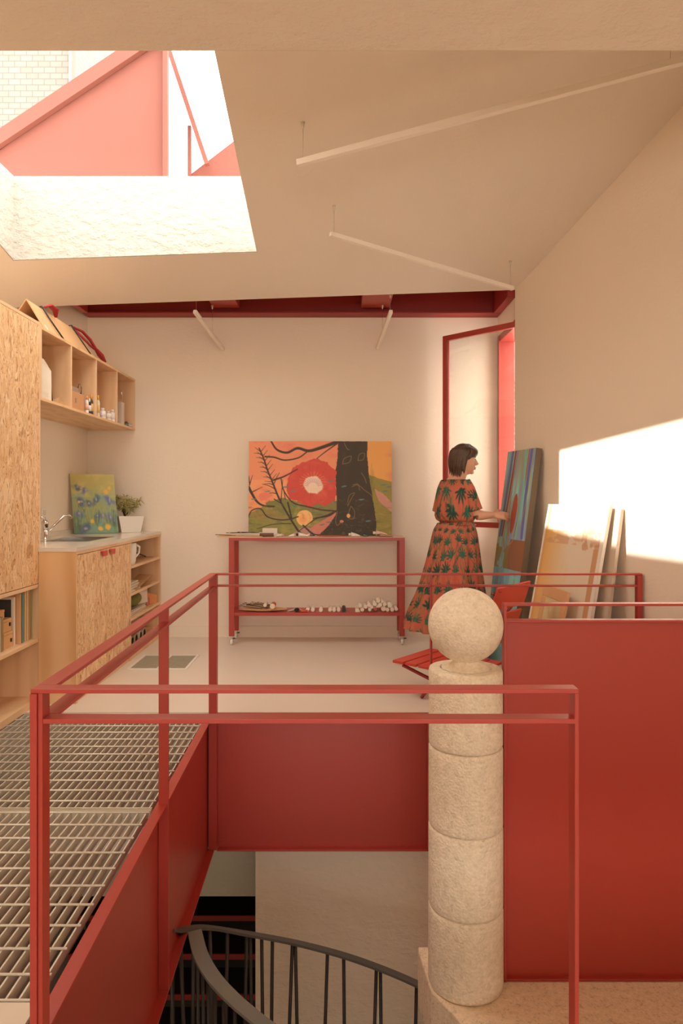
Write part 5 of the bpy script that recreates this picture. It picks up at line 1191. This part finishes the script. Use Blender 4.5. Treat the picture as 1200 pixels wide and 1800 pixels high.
# sleeves
def sleeve(S, E_, u0, lab):
    d = (E_ - S).normalized(); a1 = d.cross(Vector((0, 0, 1))); a1 = a1 if a1.length > .1 else BF; a1.normalize(); b1 = a1.cross(d).normalized(); rg = []
    S2 = S - d * .055 - (BR_ if S is Rs else -BR_) * .02
    for f in np.linspace(0, 1, 44):
        r0 = .038 + .016 * min(1, f * 3.5) ** .7 + .004 * f; c = S2.lerp(E_, f * .86)
        rg.append((c, a1 * r0, b1 * r0, f))
    dress_part('sleeve', rg, 90, u0, 60, (1.3, 1.4), .03, 9)
sleeve(Rs, Re, 40, 'r'); sleeve(Ls, Le, 330, 'l')
SH = plain('brown_shoe_leather', rgb(104, 72, 58), .5)
for s, fx_ in ((-1, .024), (1, -.06)):
    m = MB(); c = lambda f, z: bp(s * .08, fx_ + f, z)
    m.tube([c(-.075, .045), c(-.03, .05), c(.03, .045), (c(.10, .034)), c(.165, .026)], [.030, .042, .042, .042, .022], 16, 0, True, True, 1.0)
    m.tube([c(-.01, .04), c(-.01, .11)], [.048, .046], 16); 
    o = m.build('shoe', SH, person)
# ------------------------------------------------------------------ camera and light
cam = bpy.data.cameras.new('camera'); co = bpy.data.objects.new('camera', cam); C.objects.link(co)
co.location = (0, 0, 1.25); co.rotation_euler = (PI / 2, 0, 0)
cam.sensor_fit = 'HORIZONTAL'; cam.sensor_width = 36; cam.lens = 36.0
cam.shift_x = 3 / 1200; cam.shift_y = -28 / 1200; cam.clip_start = .05
bpy.context.scene.camera = co

w = bpy.data.worlds.new('sky'); bpy.context.scene.world = w; w.use_nodes = True
bg = w.node_tree.nodes['Background']; bg.inputs[0].default_value = (1.0, .925, .832, 1); bg.inputs[1].default_value = 4.4
sl = bpy.data.lights.new('sun', 'SUN'); sl.energy = 8; sl.angle = math.radians(.7); sl.color = (1, .94, .86)
so = bpy.data.objects.new('sun', sl); C.objects.link(so); so.location = (-6, 4, 6)
so.rotation_euler = Vector((1, 0, -.66)).to_track_quat('-Z', 'Y').to_euler()
l = bpy.data.lights.new('lower_fill_light', 'AREA'); l.shape = 'RECTANGLE'; l.size = 3.0; l.size_y = 1.2; l.energy = 38; l.color = (1, .92, .82)  # fill lamp added to brighten the stair void; no window is built here
o = bpy.data.objects.new('lower_fill_light', l); C.objects.link(o); o.location = (-.6, -3.55, -1.1); o.rotation_euler = (PI / 2, 0, 0)
def portal(name, loc, direction, sx_, sy_):
    l = bpy.data.lights.new(name, 'AREA'); l.shape = 'RECTANGLE'; l.size = sx_; l.size_y = sy_; l.cycles.is_portal = True
    o = bpy.data.objects.new(name, l); C.objects.link(o); o.location = loc
    o.rotation_euler = Vector(direction).to_track_quat('-Z', 'Y').to_euler()
portal('skylight_portal', (-1.43, 3.9, 3.50), (0, 0, -1), 1.75, 1.75)
portal('rear_opening_portal', (.3, -3.62, 1.85), (0, 1, 0), 3.8, 1.7)  # guides sky light through the added opening behind the camera
portal('casement_portal', (1.6, 5.7, 1.8), (-1, 0, 0), 1.7, .62)
s = bpy.context.scene
s.view_settings.view_transform = 'Standard'; s.view_settings.look = 'None'; s.view_settings.exposure = .45; s.view_settings.gamma = 1
s.view_settings.use_curve_mapping = False
s.cycles.use_denoising = True; s.cycles.max_bounces = 10; s.cycles.diffuse_bounces = 6; s.cycles.sample_clamp_indirect = 6
